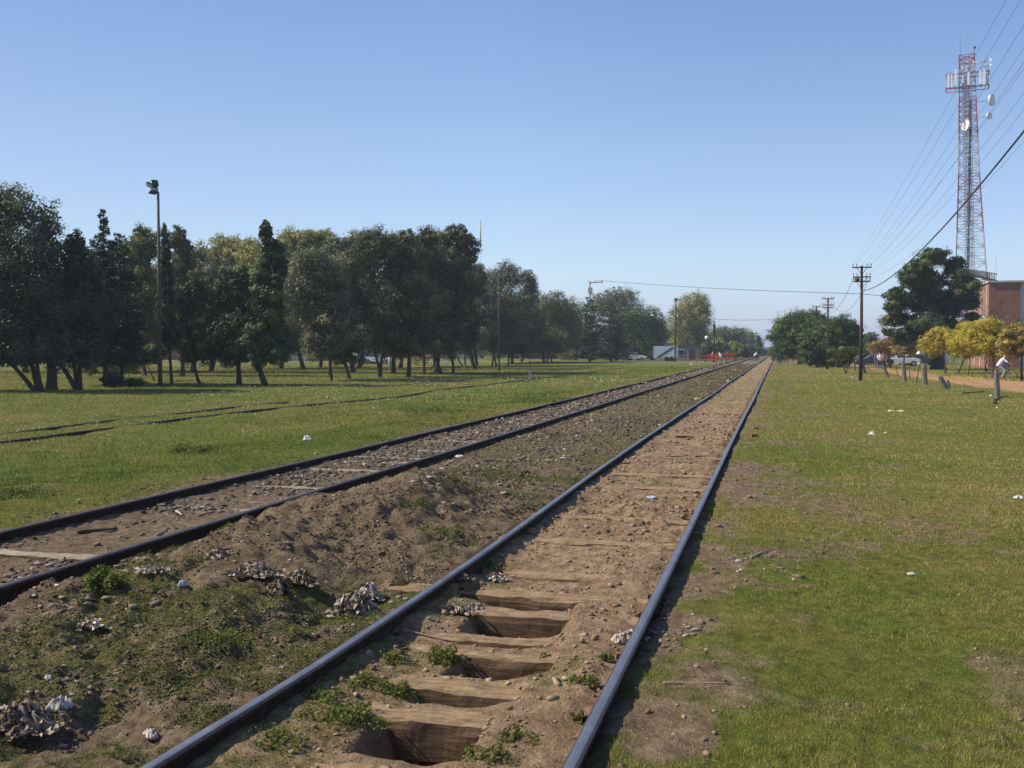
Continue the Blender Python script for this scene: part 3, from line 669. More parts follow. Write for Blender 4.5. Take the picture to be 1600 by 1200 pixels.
def stick(px0, py0, px1, py1, r, c, label, name='stick', mid=.02):
    a = Vector(GP(px0, py0, r*.8)); b_ = Vector(GP(px1, py1, r*.8)); d = b_-a; side = Vector((-d.y, d.x, 0)).normalized()
    rr = random.Random(px0); pts = []
    for k in range(9):
        t = k/8; q = a+d*t+side*(rr.uniform(-1, 1)*mid*d.length*.3)+side*math.sin(t*3.1)*mid*d.length; pts.append(q-a)
    o = MB().tube(pts, [r*(1.1-.5*k/8) for k in range(9)], 7).build(name, M_('stick %s' % str(c), c, .9, 0, .3, 30, .4), None)
    o.location = a; return tag(o, label, 'stick', 'sticks lying on the ground')
stick(1140, 1070, 1036, 1068, .008, (.30, .22, .13), 'dry pale stick on the bare patch right of the near rail')
stick(1172, 874, 1200, 862, .010, (.30, .28, .20), 'grey stick in the grass right of the near rail')
stick(760, 722, 795, 727, .022, (.03, .022, .018), 'curved dark root between the two tracks', 'stick', .22)
stick(1056, 684, 1083, 685, .022, (.03, .022, .018), 'short black stick on the dirt between the near rails', 'stick', .08)
stick(1005, 715, 1122, 714, .012, (.05, .035, .025), 'long thin dark twig lying across the near track')
stick(625, 985, 700, 1003, .008, (.26, .19, .12), 'thin dry twig beside the third sleeper')
stick(785, 1028, 805, 1052, .008, (.30, .22, .14), 'broken twig standing in the middle sleeper pit')
stick(1504, 616, 1539, 613, .04, (.10, .07, .05), 'dark fallen rod on the grass below the path')
stick(1552, 631, 1573, 620, .04, (.07, .05, .035), 'dark rod lying before the nearest fence post')
stick(120, 834, 180, 829, .02, (.10, .07, .05), 'dark twig on the dirt between the far rails')
stick(275, 800, 284, 806, .012, (.45, .38, .28), 'short pale stick between the far rails')
def brick(px, py, s, label):
    x0, y0, z0 = GP(px, py); o = MB().box((0, 0, s*.25), (s, s*.55, s*.4), 0, .5, None, .85).build('brick', M_('broken brick', (.20, .075, .04), .9), None)
    o.location = (x0, y0, z0-.01); tag(o, label, 'brick', 'broken bricks right of the near rail')
brick(1178, 683, .16, 'near broken red brick beside the right rail'); brick(1181, 671, .13, 'farther broken red brick beside the right rail')
# ================================================================ TREES
BARK = M_('bark', (.075, .055, .04), .95, 0, .35, 9, .7, .04)
BARKP = M_('pale bark', (.20, .165, .125), .9, 0, .35, 7, .5, .04)
BARKD = M_('dark bark', (.05, .037, .028), .95, 0, .3, 9, .7, .04)
LM = {
 'euc': leaf_mat('eucalypt leaves', [(0, (0.045, 0.056, 0.023)), (.5, (0.121, 0.130, 0.053)), (.85, (0.251, 0.237, 0.101)), (1, (0.401, 0.344, 0.163))], .15),
 'euc_grey': leaf_mat('grey green leaves', [(0, (0.063, 0.081, 0.043)), (.5, (0.190, 0.200, 0.101)), (1, (0.442, 0.401, 0.228))], .18),
 'pine': leaf_mat('pine needles', [(0, (0.024, 0.046, 0.013)), (.5, (0.056, 0.098, 0.024)), (1, (0.133, 0.181, 0.046))], .1),
 'fir': leaf_mat('fir needles', [(0, (0.018, 0.032, 0.017)), (.5, (0.042, 0.070, 0.029)), (1, (0.097, 0.124, 0.053))], .08),
 'broad': leaf_mat('broad leaves', [(0, (0.040, 0.070, 0.017)), (.5, (0.092, 0.145, 0.029)), (1, (0.197, 0.247, 0.053))], .22),
 'olive': leaf_mat('olive leaves', [(0, (0.071, 0.091, 0.029)), (.5, (0.160, 0.173, 0.053)), (1, (0.303, 0.281, 0.094))], .25),
 'willow': leaf_mat('pale yellow green leaves', [(0, (0.162, 0.180, 0.051)), (.5, (0.356, 0.346, 0.108)), (1, (0.583, 0.526, 0.189))], .3),
 'yellow': leaf_mat('autumn yellow leaves', [(0, (0.297, 0.222, 0.027)), (.5, (0.524, 0.422, 0.045)), (.85, (0.629, 0.571, 0.072)), (1, (0.437, 0.507, 0.090))], .35),
 'rusty': leaf_mat('thin autumn leaves', [(0, (.22, .16, .06)), (.6, (.44, .32, .09)), (1, (.60, .46, .12))], .3),
 'araucaria': leaf_mat('deep green clumps', [(0, (0.025, 0.046, 0.013)), (.5, (0.076, 0.109, 0.029)), (1, (0.232, 0.247, 0.073))], .1),
}
def rand_unit(n): v = rng.normal(0, 1, (n, 3)); return v/np.linalg.norm(v, axis=1)[:, None]
def leaf_quads(C, Nn, size, asp=.5, vv=None, along=None):
    n = len(C); a = rand_unit(n) if along is None else along
    u = a-Nn*np.sum(a*Nn, 1)[:, None]; u /= np.linalg.norm(u, axis=1)[:, None]+1e-9; w = np.cross(Nn, u)
    s = size[:, None]
    V = np.stack([C-u*s*.5, C-w*s*.5*asp, C+u*s*.5, C+w*s*.5*asp], 1).reshape(-1, 3)
    return V
def blob_crown(blobs, n, leaf, dens_in=.25, clump=.30, asp=.5, gap=.0, up=.25):
    """blobs: (cx,cy,cz,rx,ry,rz); leaves sit in clumps over each blob"""
    vol = np.array([(b[3]*b[4]*b[5])**.667 for b in blobs]); vol = vol/vol.sum()
    CC, NN, SS, VV = [], [], [], []
    for b, f in zip(blobs, vol):
        c = np.array(b[:3]); r = np.array(b[3:6]); k = max(5, int(26*(1-gap)*min(1.6, max(.5, (r.mean()/1.6)))))
        d = rand_unit(k); cr = clump*r.mean()*rng.uniform(.65, 1.3, k)
        cc = c+d*r*rng.uniform(.62, .98, (k, 1)); cv = rng.normal(.44, .24, k)
        m = int(n*f*(1-dens_in)); ci = rng.integers(0, k, m); dd = rand_unit(m); cr = cr*rng.uniform(.7, 1.25, k)
        rr = rng.uniform(0, 1, m)**.45
        p = cc[ci]+dd*(rr*cr[ci])[:, None]*np.array([1, 1, .75]); nn = dd*.8+(p-c)/r*.5+rand_unit(m)*.8+np.array([0, 0, up])
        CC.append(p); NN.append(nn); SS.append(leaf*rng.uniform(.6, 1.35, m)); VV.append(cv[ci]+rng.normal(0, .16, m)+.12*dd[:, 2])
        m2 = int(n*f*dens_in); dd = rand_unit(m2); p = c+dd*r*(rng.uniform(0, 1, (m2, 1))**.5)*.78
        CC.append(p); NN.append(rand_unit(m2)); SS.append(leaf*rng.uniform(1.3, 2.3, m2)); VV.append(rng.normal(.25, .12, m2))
    C = np.concatenate(CC); Nn = np.concatenate(NN); Nn /= np.linalg.norm(Nn, axis=1)[:, None]
    V = leaf_quads(C, Nn, np.concatenate(SS), asp); vv = np.clip(np.concatenate(VV), 0, 1)
    return V, np.arange(len(V)).reshape(-1, 4), np.repeat(vv, 4)
def tier_crown(h0, h1, R, n, leaf, levels=16, droop=.25, power=.85, lean=(0, 0), irr=.2):
    """conifer: whorls of drooping branches"""
    C, NN, AL, VV, SS = [], [], [], [], []
    nb = 0
    lv = []
    for i in range(levels):
        t = (i+.3*random.random())/levels; r = R*(1-t)**power*(1-irr+2*irr*random.random())
        kb = max(4, int(11*(1-t)+4))
        for j in range(kb): lv.append((t, r*(1-irr*random.random()*1.3), 6.283*(j+random.random()*.7)/kb+i, random.gauss(.42, .15)))
    tot = sum(l[1] for l in lv)
    for t, r, a, cv in lv:
        m = max(8, int(n*r/tot)); s = rng.uniform(0, 1, m)**.65; z = h0+(h1-h0)*(t+random.gauss(0, .35)/levels)
        side = rng.normal(0, .17, m)*(r*.55+.25)*(1.15-s*.7)
        x = math.cos(a)*s*r-math.sin(a)*side+lean[0]*t; y = math.sin(a)*s*r+math.cos(a)*side+lean[1]*t
        zz = z-droop*r*s**1.4+.12*r*s**3+rng.normal(0, .05+.03*r, m)
        C.append(np.stack([x, y, zz], -1)); NN.append(np.array([0, 0, 1])+rng.normal(0, .55, (m, 3)))
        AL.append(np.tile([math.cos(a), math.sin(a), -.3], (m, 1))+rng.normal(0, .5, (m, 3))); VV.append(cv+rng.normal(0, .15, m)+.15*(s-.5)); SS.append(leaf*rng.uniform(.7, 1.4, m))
    C = np.concatenate(C); Nn = np.concatenate(NN); Nn /= np.linalg.norm(Nn, axis=1)[:, None]
    V = leaf_quads(C, Nn, np.concatenate(SS), .42, along=np.concatenate(AL)); vv = np.clip(np.concatenate(VV), 0, 1)
    return V, np.arange(len(V)).reshape(-1, 4), np.repeat(vv, 4)
def limb(mb, a, b, r0, r1, bend=.08, n=6, seg=6):
    a, b = Vector(a), Vector(b); d = b-a; s = Vector((random.gauss(0, 1), random.gauss(0, 1), 0))*bend*d.length; pts = []
    for k in range(seg+1):
        t = k/seg; pts.append(a+d*t+s*math.sin(t*3.14))
    mb.tube(pts, [r0+(r1-r0)*k/seg for k in range(seg+1)], n, 0, False)
def flare(mb, base, r, dirv, L):
    """trunk foot with root flare"""
    pass
def tree(name, label, base, blobs=None, d=None, trunks=None, kind='euc', n=9000, leaf=.16, bark=BARK, trad=.16, group='park trees left of the tracks',
         conifer=None, clump=.34, asp=.55, gap=0, cat='tree', yj=.6, dens_in=.30, limbs=6, grow=1.2):
    """base: picture point of the trunk foot; blobs: (px,py,rx,rz) outlines at the tree's own distance, trunks: [(foot, top)]"""
    if d is None: d = depth(*base)
    q = P(base[0], YH, d); x0, y0 = q[0], q[1]; z0 = gz1(x0, y0); O = np.array([x0, y0, z0])
    t = thing(name, label, cat, (x0, y0, z0), 0, group)
    ppm = FPX/d; mb = MB(); W = []
    n = int(n*1.8); leaf *= .86; trad *= .8
    if blobs:
        for (px, py, rx, rz) in blobs:
            c = P(px, py, d)-O; r = rx/ppm*grow; h = rz/ppm*(grow+.04)
            c[0] += FW[0]*random.uniform(-yj, yj)*r; c[1] += FW[1]*random.uniform(-yj, yj)*r
            W.append((c[0], c[1], c[2], r, r, h))
        V, Fc, vv = blob_crown(W, n, leaf, dens_in, clump, asp, gap)
    if conifer:
        topy, boty, rpx = conifer[:3]; kw = conifer[3] if len(conifer) > 3 else {}
        h1 = P(base[0], topy, d)[2]-z0; h0 = P(base[0], boty, d)[2]-z0
        ln = ((kw.pop('topx', base[0])-base[0])/ppm) if kw else 0
        V2, F2, vv2 = tier_crown(h0, h1, rpx/ppm, n, leaf, lean=(ln*RT[0], ln*RT[1]), **kw)
        if blobs: F2 = F2+len(V); V = np.concatenate([V, V2]); Fc = np.concatenate([Fc, F2]); vv = np.concatenate([vv, vv2])
        else: V, Fc, vv = V2, F2, vv2
        limb(mb, (0, 0, -.1), (ln*RT[0], ln*RT[1], h1*.96), trad*1.15, .02, .003, 8, 8)
    for ft, tp in (trunks or ([] if conifer else [((base[0], base[1]), (sum(b[0] for b in blobs)/len(blobs), max(b[1] for b in blobs)))])):
        fp = P(ft[0], YH, d)-O; fp[2] = -.1; tp_ = P(tp[0], tp[1], d)-O
        k = 1.0 if len(trunks or []) < 2 else .75
        a = Vector(fp); b = Vector(tp_); dv = b-a; s = Vector((random.gauss(0, 1), random.gauss(0, 1), 0))*.05*dv.length
        pts = [a+dv*u+s*math.sin(u*3.14) for u in (0, .06, .16, .35, .6, .8, 1)]
        mb.tube(pts, [trad*k*f for f in (1.6, 1.25, 1.05, .95, .85, .78, .68)], 9, 0, False)
        near = sorted(W, key=lambda w_: (w_[0]-b.x)**2+(w_[1]-b.y)**2+(w_[2]-b.z)**2)[:limbs]
        for w_ in near:
            c = Vector(w_[:3]); limb(mb, b-dv*.03, c, trad*.5*k, trad*.16, .08, 5)
            for _ in range(3):
                e = c+Vector(rand_unit(1)[0]*np.array(w_[3:6])*.85); limb(mb, c-(c-b)*.2, e, trad*.2*k, .012, .06, 4, 4)
    mb.build('trunk', bark, t)
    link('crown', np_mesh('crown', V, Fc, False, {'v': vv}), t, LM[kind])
    return t
T = tree
# ---- front row, left to right
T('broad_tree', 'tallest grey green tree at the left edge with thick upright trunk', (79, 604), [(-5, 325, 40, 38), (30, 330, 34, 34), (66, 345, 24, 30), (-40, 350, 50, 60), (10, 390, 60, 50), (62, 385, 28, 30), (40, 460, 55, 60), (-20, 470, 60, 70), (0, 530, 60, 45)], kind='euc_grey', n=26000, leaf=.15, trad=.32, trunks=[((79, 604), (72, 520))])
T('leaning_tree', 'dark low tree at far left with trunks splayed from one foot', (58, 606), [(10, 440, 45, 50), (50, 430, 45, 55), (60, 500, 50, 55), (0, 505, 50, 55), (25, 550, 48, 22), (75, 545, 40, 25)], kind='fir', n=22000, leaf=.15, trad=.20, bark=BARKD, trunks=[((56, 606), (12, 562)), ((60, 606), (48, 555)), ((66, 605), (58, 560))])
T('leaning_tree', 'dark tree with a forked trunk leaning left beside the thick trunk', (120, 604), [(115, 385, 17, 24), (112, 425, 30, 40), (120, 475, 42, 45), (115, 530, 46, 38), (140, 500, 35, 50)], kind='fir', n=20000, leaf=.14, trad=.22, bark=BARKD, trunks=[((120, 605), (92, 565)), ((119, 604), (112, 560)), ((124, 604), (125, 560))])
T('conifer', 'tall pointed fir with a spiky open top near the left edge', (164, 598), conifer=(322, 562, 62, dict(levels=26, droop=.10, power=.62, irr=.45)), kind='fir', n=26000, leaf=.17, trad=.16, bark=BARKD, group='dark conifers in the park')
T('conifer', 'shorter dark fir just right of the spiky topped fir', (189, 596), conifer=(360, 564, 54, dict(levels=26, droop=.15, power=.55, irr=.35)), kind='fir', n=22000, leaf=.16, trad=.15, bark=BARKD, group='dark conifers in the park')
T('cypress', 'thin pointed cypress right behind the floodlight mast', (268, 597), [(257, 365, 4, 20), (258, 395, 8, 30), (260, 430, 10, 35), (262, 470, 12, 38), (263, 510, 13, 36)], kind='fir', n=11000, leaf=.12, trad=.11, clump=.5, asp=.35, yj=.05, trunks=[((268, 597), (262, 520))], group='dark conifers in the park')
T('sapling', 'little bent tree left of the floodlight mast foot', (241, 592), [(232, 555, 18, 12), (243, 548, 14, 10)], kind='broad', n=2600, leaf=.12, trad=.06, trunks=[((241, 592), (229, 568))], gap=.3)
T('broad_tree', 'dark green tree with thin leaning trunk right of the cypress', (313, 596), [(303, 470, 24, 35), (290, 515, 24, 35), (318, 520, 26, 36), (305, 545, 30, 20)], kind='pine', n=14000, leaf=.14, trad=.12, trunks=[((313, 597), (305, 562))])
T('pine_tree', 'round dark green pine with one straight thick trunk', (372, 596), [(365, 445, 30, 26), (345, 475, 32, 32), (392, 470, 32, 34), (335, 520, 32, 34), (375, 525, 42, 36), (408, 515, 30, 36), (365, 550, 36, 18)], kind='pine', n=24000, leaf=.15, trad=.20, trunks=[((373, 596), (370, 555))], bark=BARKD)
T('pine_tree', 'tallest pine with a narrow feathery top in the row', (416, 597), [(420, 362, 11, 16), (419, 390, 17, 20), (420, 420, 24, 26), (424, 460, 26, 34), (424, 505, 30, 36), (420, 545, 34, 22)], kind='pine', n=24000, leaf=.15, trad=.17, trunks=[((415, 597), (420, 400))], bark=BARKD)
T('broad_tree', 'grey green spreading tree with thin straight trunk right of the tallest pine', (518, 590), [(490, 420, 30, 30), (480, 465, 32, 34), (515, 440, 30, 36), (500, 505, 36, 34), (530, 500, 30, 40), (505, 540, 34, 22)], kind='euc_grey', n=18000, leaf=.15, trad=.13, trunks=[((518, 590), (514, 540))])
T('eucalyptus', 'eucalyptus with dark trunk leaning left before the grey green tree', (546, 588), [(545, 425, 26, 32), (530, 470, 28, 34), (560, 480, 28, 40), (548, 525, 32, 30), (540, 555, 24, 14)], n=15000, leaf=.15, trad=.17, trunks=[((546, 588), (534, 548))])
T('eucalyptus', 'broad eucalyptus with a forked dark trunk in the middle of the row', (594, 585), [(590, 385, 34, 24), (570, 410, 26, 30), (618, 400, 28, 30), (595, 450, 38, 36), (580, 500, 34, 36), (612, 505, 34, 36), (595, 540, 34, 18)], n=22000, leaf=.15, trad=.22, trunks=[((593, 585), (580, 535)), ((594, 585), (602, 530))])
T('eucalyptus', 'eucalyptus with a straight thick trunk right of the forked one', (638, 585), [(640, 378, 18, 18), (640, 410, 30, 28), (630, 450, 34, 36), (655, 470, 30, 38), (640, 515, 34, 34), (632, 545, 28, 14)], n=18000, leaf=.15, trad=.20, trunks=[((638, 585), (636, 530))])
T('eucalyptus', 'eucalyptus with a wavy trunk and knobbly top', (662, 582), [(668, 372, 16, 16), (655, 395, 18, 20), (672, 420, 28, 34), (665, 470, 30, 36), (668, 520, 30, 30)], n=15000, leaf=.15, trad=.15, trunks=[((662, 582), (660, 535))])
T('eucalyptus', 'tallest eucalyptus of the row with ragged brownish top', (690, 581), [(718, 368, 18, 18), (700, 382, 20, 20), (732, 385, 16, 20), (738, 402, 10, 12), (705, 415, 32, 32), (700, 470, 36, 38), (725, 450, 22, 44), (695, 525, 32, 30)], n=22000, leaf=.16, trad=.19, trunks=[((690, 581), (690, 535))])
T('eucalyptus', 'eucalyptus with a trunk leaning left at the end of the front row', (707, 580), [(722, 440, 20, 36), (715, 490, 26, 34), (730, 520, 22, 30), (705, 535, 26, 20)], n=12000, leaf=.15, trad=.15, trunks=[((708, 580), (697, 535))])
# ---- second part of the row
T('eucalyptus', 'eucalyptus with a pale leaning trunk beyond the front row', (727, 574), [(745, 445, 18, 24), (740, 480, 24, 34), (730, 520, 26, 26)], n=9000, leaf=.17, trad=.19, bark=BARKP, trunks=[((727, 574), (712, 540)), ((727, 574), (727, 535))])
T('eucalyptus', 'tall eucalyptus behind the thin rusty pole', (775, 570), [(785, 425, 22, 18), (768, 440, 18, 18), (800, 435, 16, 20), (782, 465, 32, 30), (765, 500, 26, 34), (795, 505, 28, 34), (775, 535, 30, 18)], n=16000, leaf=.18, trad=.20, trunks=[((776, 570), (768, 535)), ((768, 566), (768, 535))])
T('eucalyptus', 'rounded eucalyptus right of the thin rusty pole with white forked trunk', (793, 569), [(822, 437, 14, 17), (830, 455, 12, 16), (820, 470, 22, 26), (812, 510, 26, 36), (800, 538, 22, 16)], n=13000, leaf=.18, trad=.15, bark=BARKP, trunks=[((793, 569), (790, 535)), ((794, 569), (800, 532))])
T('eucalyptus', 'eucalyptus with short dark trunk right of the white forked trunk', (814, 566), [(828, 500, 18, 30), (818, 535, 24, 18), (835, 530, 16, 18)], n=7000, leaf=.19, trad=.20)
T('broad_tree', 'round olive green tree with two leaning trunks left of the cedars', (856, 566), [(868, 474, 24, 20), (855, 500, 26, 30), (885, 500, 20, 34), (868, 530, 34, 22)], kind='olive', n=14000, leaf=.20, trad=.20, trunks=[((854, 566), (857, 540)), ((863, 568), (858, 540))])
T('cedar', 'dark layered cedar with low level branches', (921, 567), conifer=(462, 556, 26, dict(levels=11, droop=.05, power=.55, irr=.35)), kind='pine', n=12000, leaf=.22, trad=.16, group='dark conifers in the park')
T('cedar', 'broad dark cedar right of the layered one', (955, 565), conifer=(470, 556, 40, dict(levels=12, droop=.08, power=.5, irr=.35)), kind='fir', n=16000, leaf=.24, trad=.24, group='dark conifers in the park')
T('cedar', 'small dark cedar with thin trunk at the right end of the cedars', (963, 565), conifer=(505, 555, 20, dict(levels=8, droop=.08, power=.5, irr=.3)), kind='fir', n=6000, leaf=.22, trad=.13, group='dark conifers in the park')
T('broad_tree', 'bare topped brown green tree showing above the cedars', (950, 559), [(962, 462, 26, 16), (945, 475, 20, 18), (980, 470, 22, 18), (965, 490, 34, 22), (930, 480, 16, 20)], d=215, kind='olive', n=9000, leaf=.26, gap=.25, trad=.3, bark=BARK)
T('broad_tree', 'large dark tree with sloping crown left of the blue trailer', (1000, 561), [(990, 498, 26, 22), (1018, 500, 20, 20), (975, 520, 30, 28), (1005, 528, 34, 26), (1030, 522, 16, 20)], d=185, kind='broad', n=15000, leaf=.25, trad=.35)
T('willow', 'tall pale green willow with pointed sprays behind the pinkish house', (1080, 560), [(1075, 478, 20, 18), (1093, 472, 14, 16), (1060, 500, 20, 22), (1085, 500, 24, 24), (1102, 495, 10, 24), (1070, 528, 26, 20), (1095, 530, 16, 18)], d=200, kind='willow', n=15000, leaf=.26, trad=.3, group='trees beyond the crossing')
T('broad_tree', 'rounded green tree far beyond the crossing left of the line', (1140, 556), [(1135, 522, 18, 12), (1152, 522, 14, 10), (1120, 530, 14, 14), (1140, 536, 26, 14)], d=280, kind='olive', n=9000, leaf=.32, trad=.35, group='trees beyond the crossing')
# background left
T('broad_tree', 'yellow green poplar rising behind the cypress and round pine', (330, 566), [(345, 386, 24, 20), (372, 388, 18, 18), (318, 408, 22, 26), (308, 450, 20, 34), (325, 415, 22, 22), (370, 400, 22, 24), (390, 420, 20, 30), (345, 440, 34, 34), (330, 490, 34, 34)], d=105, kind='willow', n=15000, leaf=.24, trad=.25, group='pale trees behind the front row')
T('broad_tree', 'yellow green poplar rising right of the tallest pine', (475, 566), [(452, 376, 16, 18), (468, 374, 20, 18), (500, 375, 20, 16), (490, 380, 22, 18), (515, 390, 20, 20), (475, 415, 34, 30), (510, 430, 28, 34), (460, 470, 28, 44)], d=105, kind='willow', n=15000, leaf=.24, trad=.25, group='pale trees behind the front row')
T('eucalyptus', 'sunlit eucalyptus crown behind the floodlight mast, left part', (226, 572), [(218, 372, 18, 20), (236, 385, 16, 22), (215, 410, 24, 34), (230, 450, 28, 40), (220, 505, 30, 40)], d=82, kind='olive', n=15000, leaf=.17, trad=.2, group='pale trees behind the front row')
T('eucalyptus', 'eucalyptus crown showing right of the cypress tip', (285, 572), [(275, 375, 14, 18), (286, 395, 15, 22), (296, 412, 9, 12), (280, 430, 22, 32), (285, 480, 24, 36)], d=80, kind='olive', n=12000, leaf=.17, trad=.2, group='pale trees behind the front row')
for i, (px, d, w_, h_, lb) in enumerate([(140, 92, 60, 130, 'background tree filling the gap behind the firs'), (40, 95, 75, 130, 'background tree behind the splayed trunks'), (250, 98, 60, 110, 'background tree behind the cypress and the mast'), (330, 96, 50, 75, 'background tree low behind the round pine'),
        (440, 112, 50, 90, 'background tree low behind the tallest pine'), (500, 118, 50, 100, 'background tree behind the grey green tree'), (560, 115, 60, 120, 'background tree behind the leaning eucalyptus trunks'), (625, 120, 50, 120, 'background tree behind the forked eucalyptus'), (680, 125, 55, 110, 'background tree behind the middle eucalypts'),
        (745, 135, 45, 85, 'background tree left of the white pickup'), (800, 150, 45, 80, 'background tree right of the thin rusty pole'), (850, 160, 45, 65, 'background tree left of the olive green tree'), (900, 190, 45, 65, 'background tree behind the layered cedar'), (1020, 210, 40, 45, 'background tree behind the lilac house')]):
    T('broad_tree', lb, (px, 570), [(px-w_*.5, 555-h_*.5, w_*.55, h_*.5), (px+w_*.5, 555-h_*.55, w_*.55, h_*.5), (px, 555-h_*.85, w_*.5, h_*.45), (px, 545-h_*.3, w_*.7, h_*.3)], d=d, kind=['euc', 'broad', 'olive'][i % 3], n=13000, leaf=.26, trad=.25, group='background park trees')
F_ = dict(n=12000, leaf=.2, trad=.22, group='pale trees behind the front row')
T('eucalyptus', 'grey green tree filling the gap between cypress and round pine', (300, 575), [(300, 408, 22, 24), (285, 440, 24, 36), (320, 445, 26, 36), (300, 490, 34, 36)], d=90, kind='euc_grey', **F_)
T('broad_tree', 'pale green crown directly behind the tallest pine', (402, 575), [(392, 395, 22, 20), (440, 395, 20, 22), (415, 430, 34, 34), (405, 480, 36, 36)], d=92, kind='willow', **F_)
T('eucalyptus', 'broad grey green crown behind the leaning eucalyptus', (552, 575), [(535, 392, 22, 20), (560, 385, 24, 22), (545, 425, 34, 34), (560, 480, 38, 40)], d=90, kind='euc_grey', **F_)
T('eucalyptus', 'tall crown closing the gap right of the forked eucalyptus', (615, 575), [(612, 382, 24, 20), (640, 390, 22, 22), (622, 425, 34, 36), (615, 480, 38, 40)], d=90, kind='euc', **F_)
T('eucalyptus', 'crown closing the gap before the tallest eucalyptus', (680, 574), [(680, 385, 24, 22), (695, 420, 28, 34), (675, 470, 34, 40)], d=92, kind='euc', **F_)
T('eucalyptus', 'crown between the front row and the thin rusty pole', (742, 570), [(748, 440, 22, 24), (735, 480, 26, 34), (755, 500, 24, 34)], d=108, kind='euc_grey', **F_)
# shrubs under the row
def shrub(label, px, py, w, h, kind, n=1500, leaf=.10, gap=.2, d=None):
    return T('shrub', label, (px, py), [(px-w*.3, py-h*.45, w*.42, h*.5), (px+w*.3, py-h*.5, w*.42, h*.5), (px, py-h*.7, w*.4, h*.4)], kind=kind, n=n, leaf=leaf, trad=.03, cat='shrub', group='shrubs in the park', gap=gap, d=d, limbs=3)
shrub('low dark shrub between the two fir trunks', 178, 604, 28, 20, 'fir', 2200)
shrub('round olive shrub behind the fir trunks, left one', 143, 585, 18, 16, 'olive'); shrub('round olive shrub behind the fir trunks, middle one', 174, 585, 20, 18, 'olive'); shrub('round olive shrub behind the fir trunks, right one', 201, 585, 20, 18, 'olive')
shrub('small sparse shrub at the foot of the shorter fir', 210, 603, 22, 12, 'broad', 900)
shrub('small rounded shrub left of the round pine trunk', 356, 575, 16, 12, 'olive'); shrub('orange brown hedge shrub behind the forked trunk', 655, 568, 26, 20, 'rusty', 1800, .14)
shrub('green shrub behind the olive green tree', 885, 563, 18, 18, 'willow', 1800, .16)
shrub('dark shrub behind the leaning eucalyptus', 560, 570, 16, 16, 'broad', 1600, .13)
# ---- beyond the crossing, left of the line: reeds and bushes
for i, (px, d, h_, kd, lb) in enumerate([(1105, 182, 22, 'broad', 'green bush behind the red barriers, leftmost'), (1125, 190, 26, 'willow', 'pale bamboo clump right behind the red barriers'), (1145, 205, 22, 'willow', 'pale bamboo clump in the middle of the thicket'),
        (1160, 230, 18, 'olive', 'olive bush right of the pale bamboo'), (1172, 260, 17, 'broad', 'green bush narrowing toward the line'), (1182, 310, 14, 'broad', 'smaller green bush farther down the line'), (1189, 420, 13, 'olive', 'small distant bush beside the line'), (1195, 600, 10, 'broad', 'tiny farthest bush beside the line')]):
    T('bush', lb, (px, 560), [(px-7, 556-h_*.4, 9, h_*.5), (px+6, 556-h_*.35, 9, h_*.45), (px, 556-h_*.7, 7, h_*.35)], d=d, kind=kd, n=4500, leaf=.28+d*.0006, trad=.08, cat='bush', group='bushes beyond the crossing', asp=.35)
T('sapling', 'thin young tree standing above the bushes beside the line', (1186, 556), [(1185, 530, 3, 6), (1186, 538, 5, 7)], d=270, kind='broad', n=1200, leaf=.3, trad=.12, group='bushes beyond the crossing')
# ---- right side
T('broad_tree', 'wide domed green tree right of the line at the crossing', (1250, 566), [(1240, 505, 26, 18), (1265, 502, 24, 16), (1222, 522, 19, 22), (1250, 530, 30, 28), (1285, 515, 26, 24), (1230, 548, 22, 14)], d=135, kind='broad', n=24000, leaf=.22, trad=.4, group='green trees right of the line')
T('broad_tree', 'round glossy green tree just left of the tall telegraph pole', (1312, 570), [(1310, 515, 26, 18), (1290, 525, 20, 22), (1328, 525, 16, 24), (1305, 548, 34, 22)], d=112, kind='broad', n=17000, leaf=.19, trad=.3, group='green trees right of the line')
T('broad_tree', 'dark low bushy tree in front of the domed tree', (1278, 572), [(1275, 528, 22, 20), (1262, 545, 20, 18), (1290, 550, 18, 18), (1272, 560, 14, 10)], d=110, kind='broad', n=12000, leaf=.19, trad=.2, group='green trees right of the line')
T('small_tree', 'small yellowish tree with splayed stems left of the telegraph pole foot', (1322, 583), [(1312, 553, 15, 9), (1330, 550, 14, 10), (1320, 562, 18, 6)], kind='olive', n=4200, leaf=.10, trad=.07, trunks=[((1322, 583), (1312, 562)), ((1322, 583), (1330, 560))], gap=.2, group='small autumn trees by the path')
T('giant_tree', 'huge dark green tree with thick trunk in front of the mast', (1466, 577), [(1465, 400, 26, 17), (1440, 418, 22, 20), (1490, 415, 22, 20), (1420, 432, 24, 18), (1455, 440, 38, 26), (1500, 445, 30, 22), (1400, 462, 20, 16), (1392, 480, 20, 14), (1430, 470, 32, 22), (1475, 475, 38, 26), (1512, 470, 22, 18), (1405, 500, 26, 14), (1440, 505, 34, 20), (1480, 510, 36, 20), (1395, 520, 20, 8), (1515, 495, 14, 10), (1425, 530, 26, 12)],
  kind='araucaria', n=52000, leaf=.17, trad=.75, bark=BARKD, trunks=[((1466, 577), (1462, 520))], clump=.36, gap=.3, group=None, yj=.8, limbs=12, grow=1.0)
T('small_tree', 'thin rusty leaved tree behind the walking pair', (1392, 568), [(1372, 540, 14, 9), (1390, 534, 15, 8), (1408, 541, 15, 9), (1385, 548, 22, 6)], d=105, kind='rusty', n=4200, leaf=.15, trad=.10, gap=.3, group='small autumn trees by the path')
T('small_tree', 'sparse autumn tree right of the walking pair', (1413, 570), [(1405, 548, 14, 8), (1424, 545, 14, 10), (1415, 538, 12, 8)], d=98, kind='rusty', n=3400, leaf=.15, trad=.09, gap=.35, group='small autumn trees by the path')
Y = dict(grow=1.28, clump=.46, dens_in=.15, kind='yellow', group='yellow leaved trees by the path')
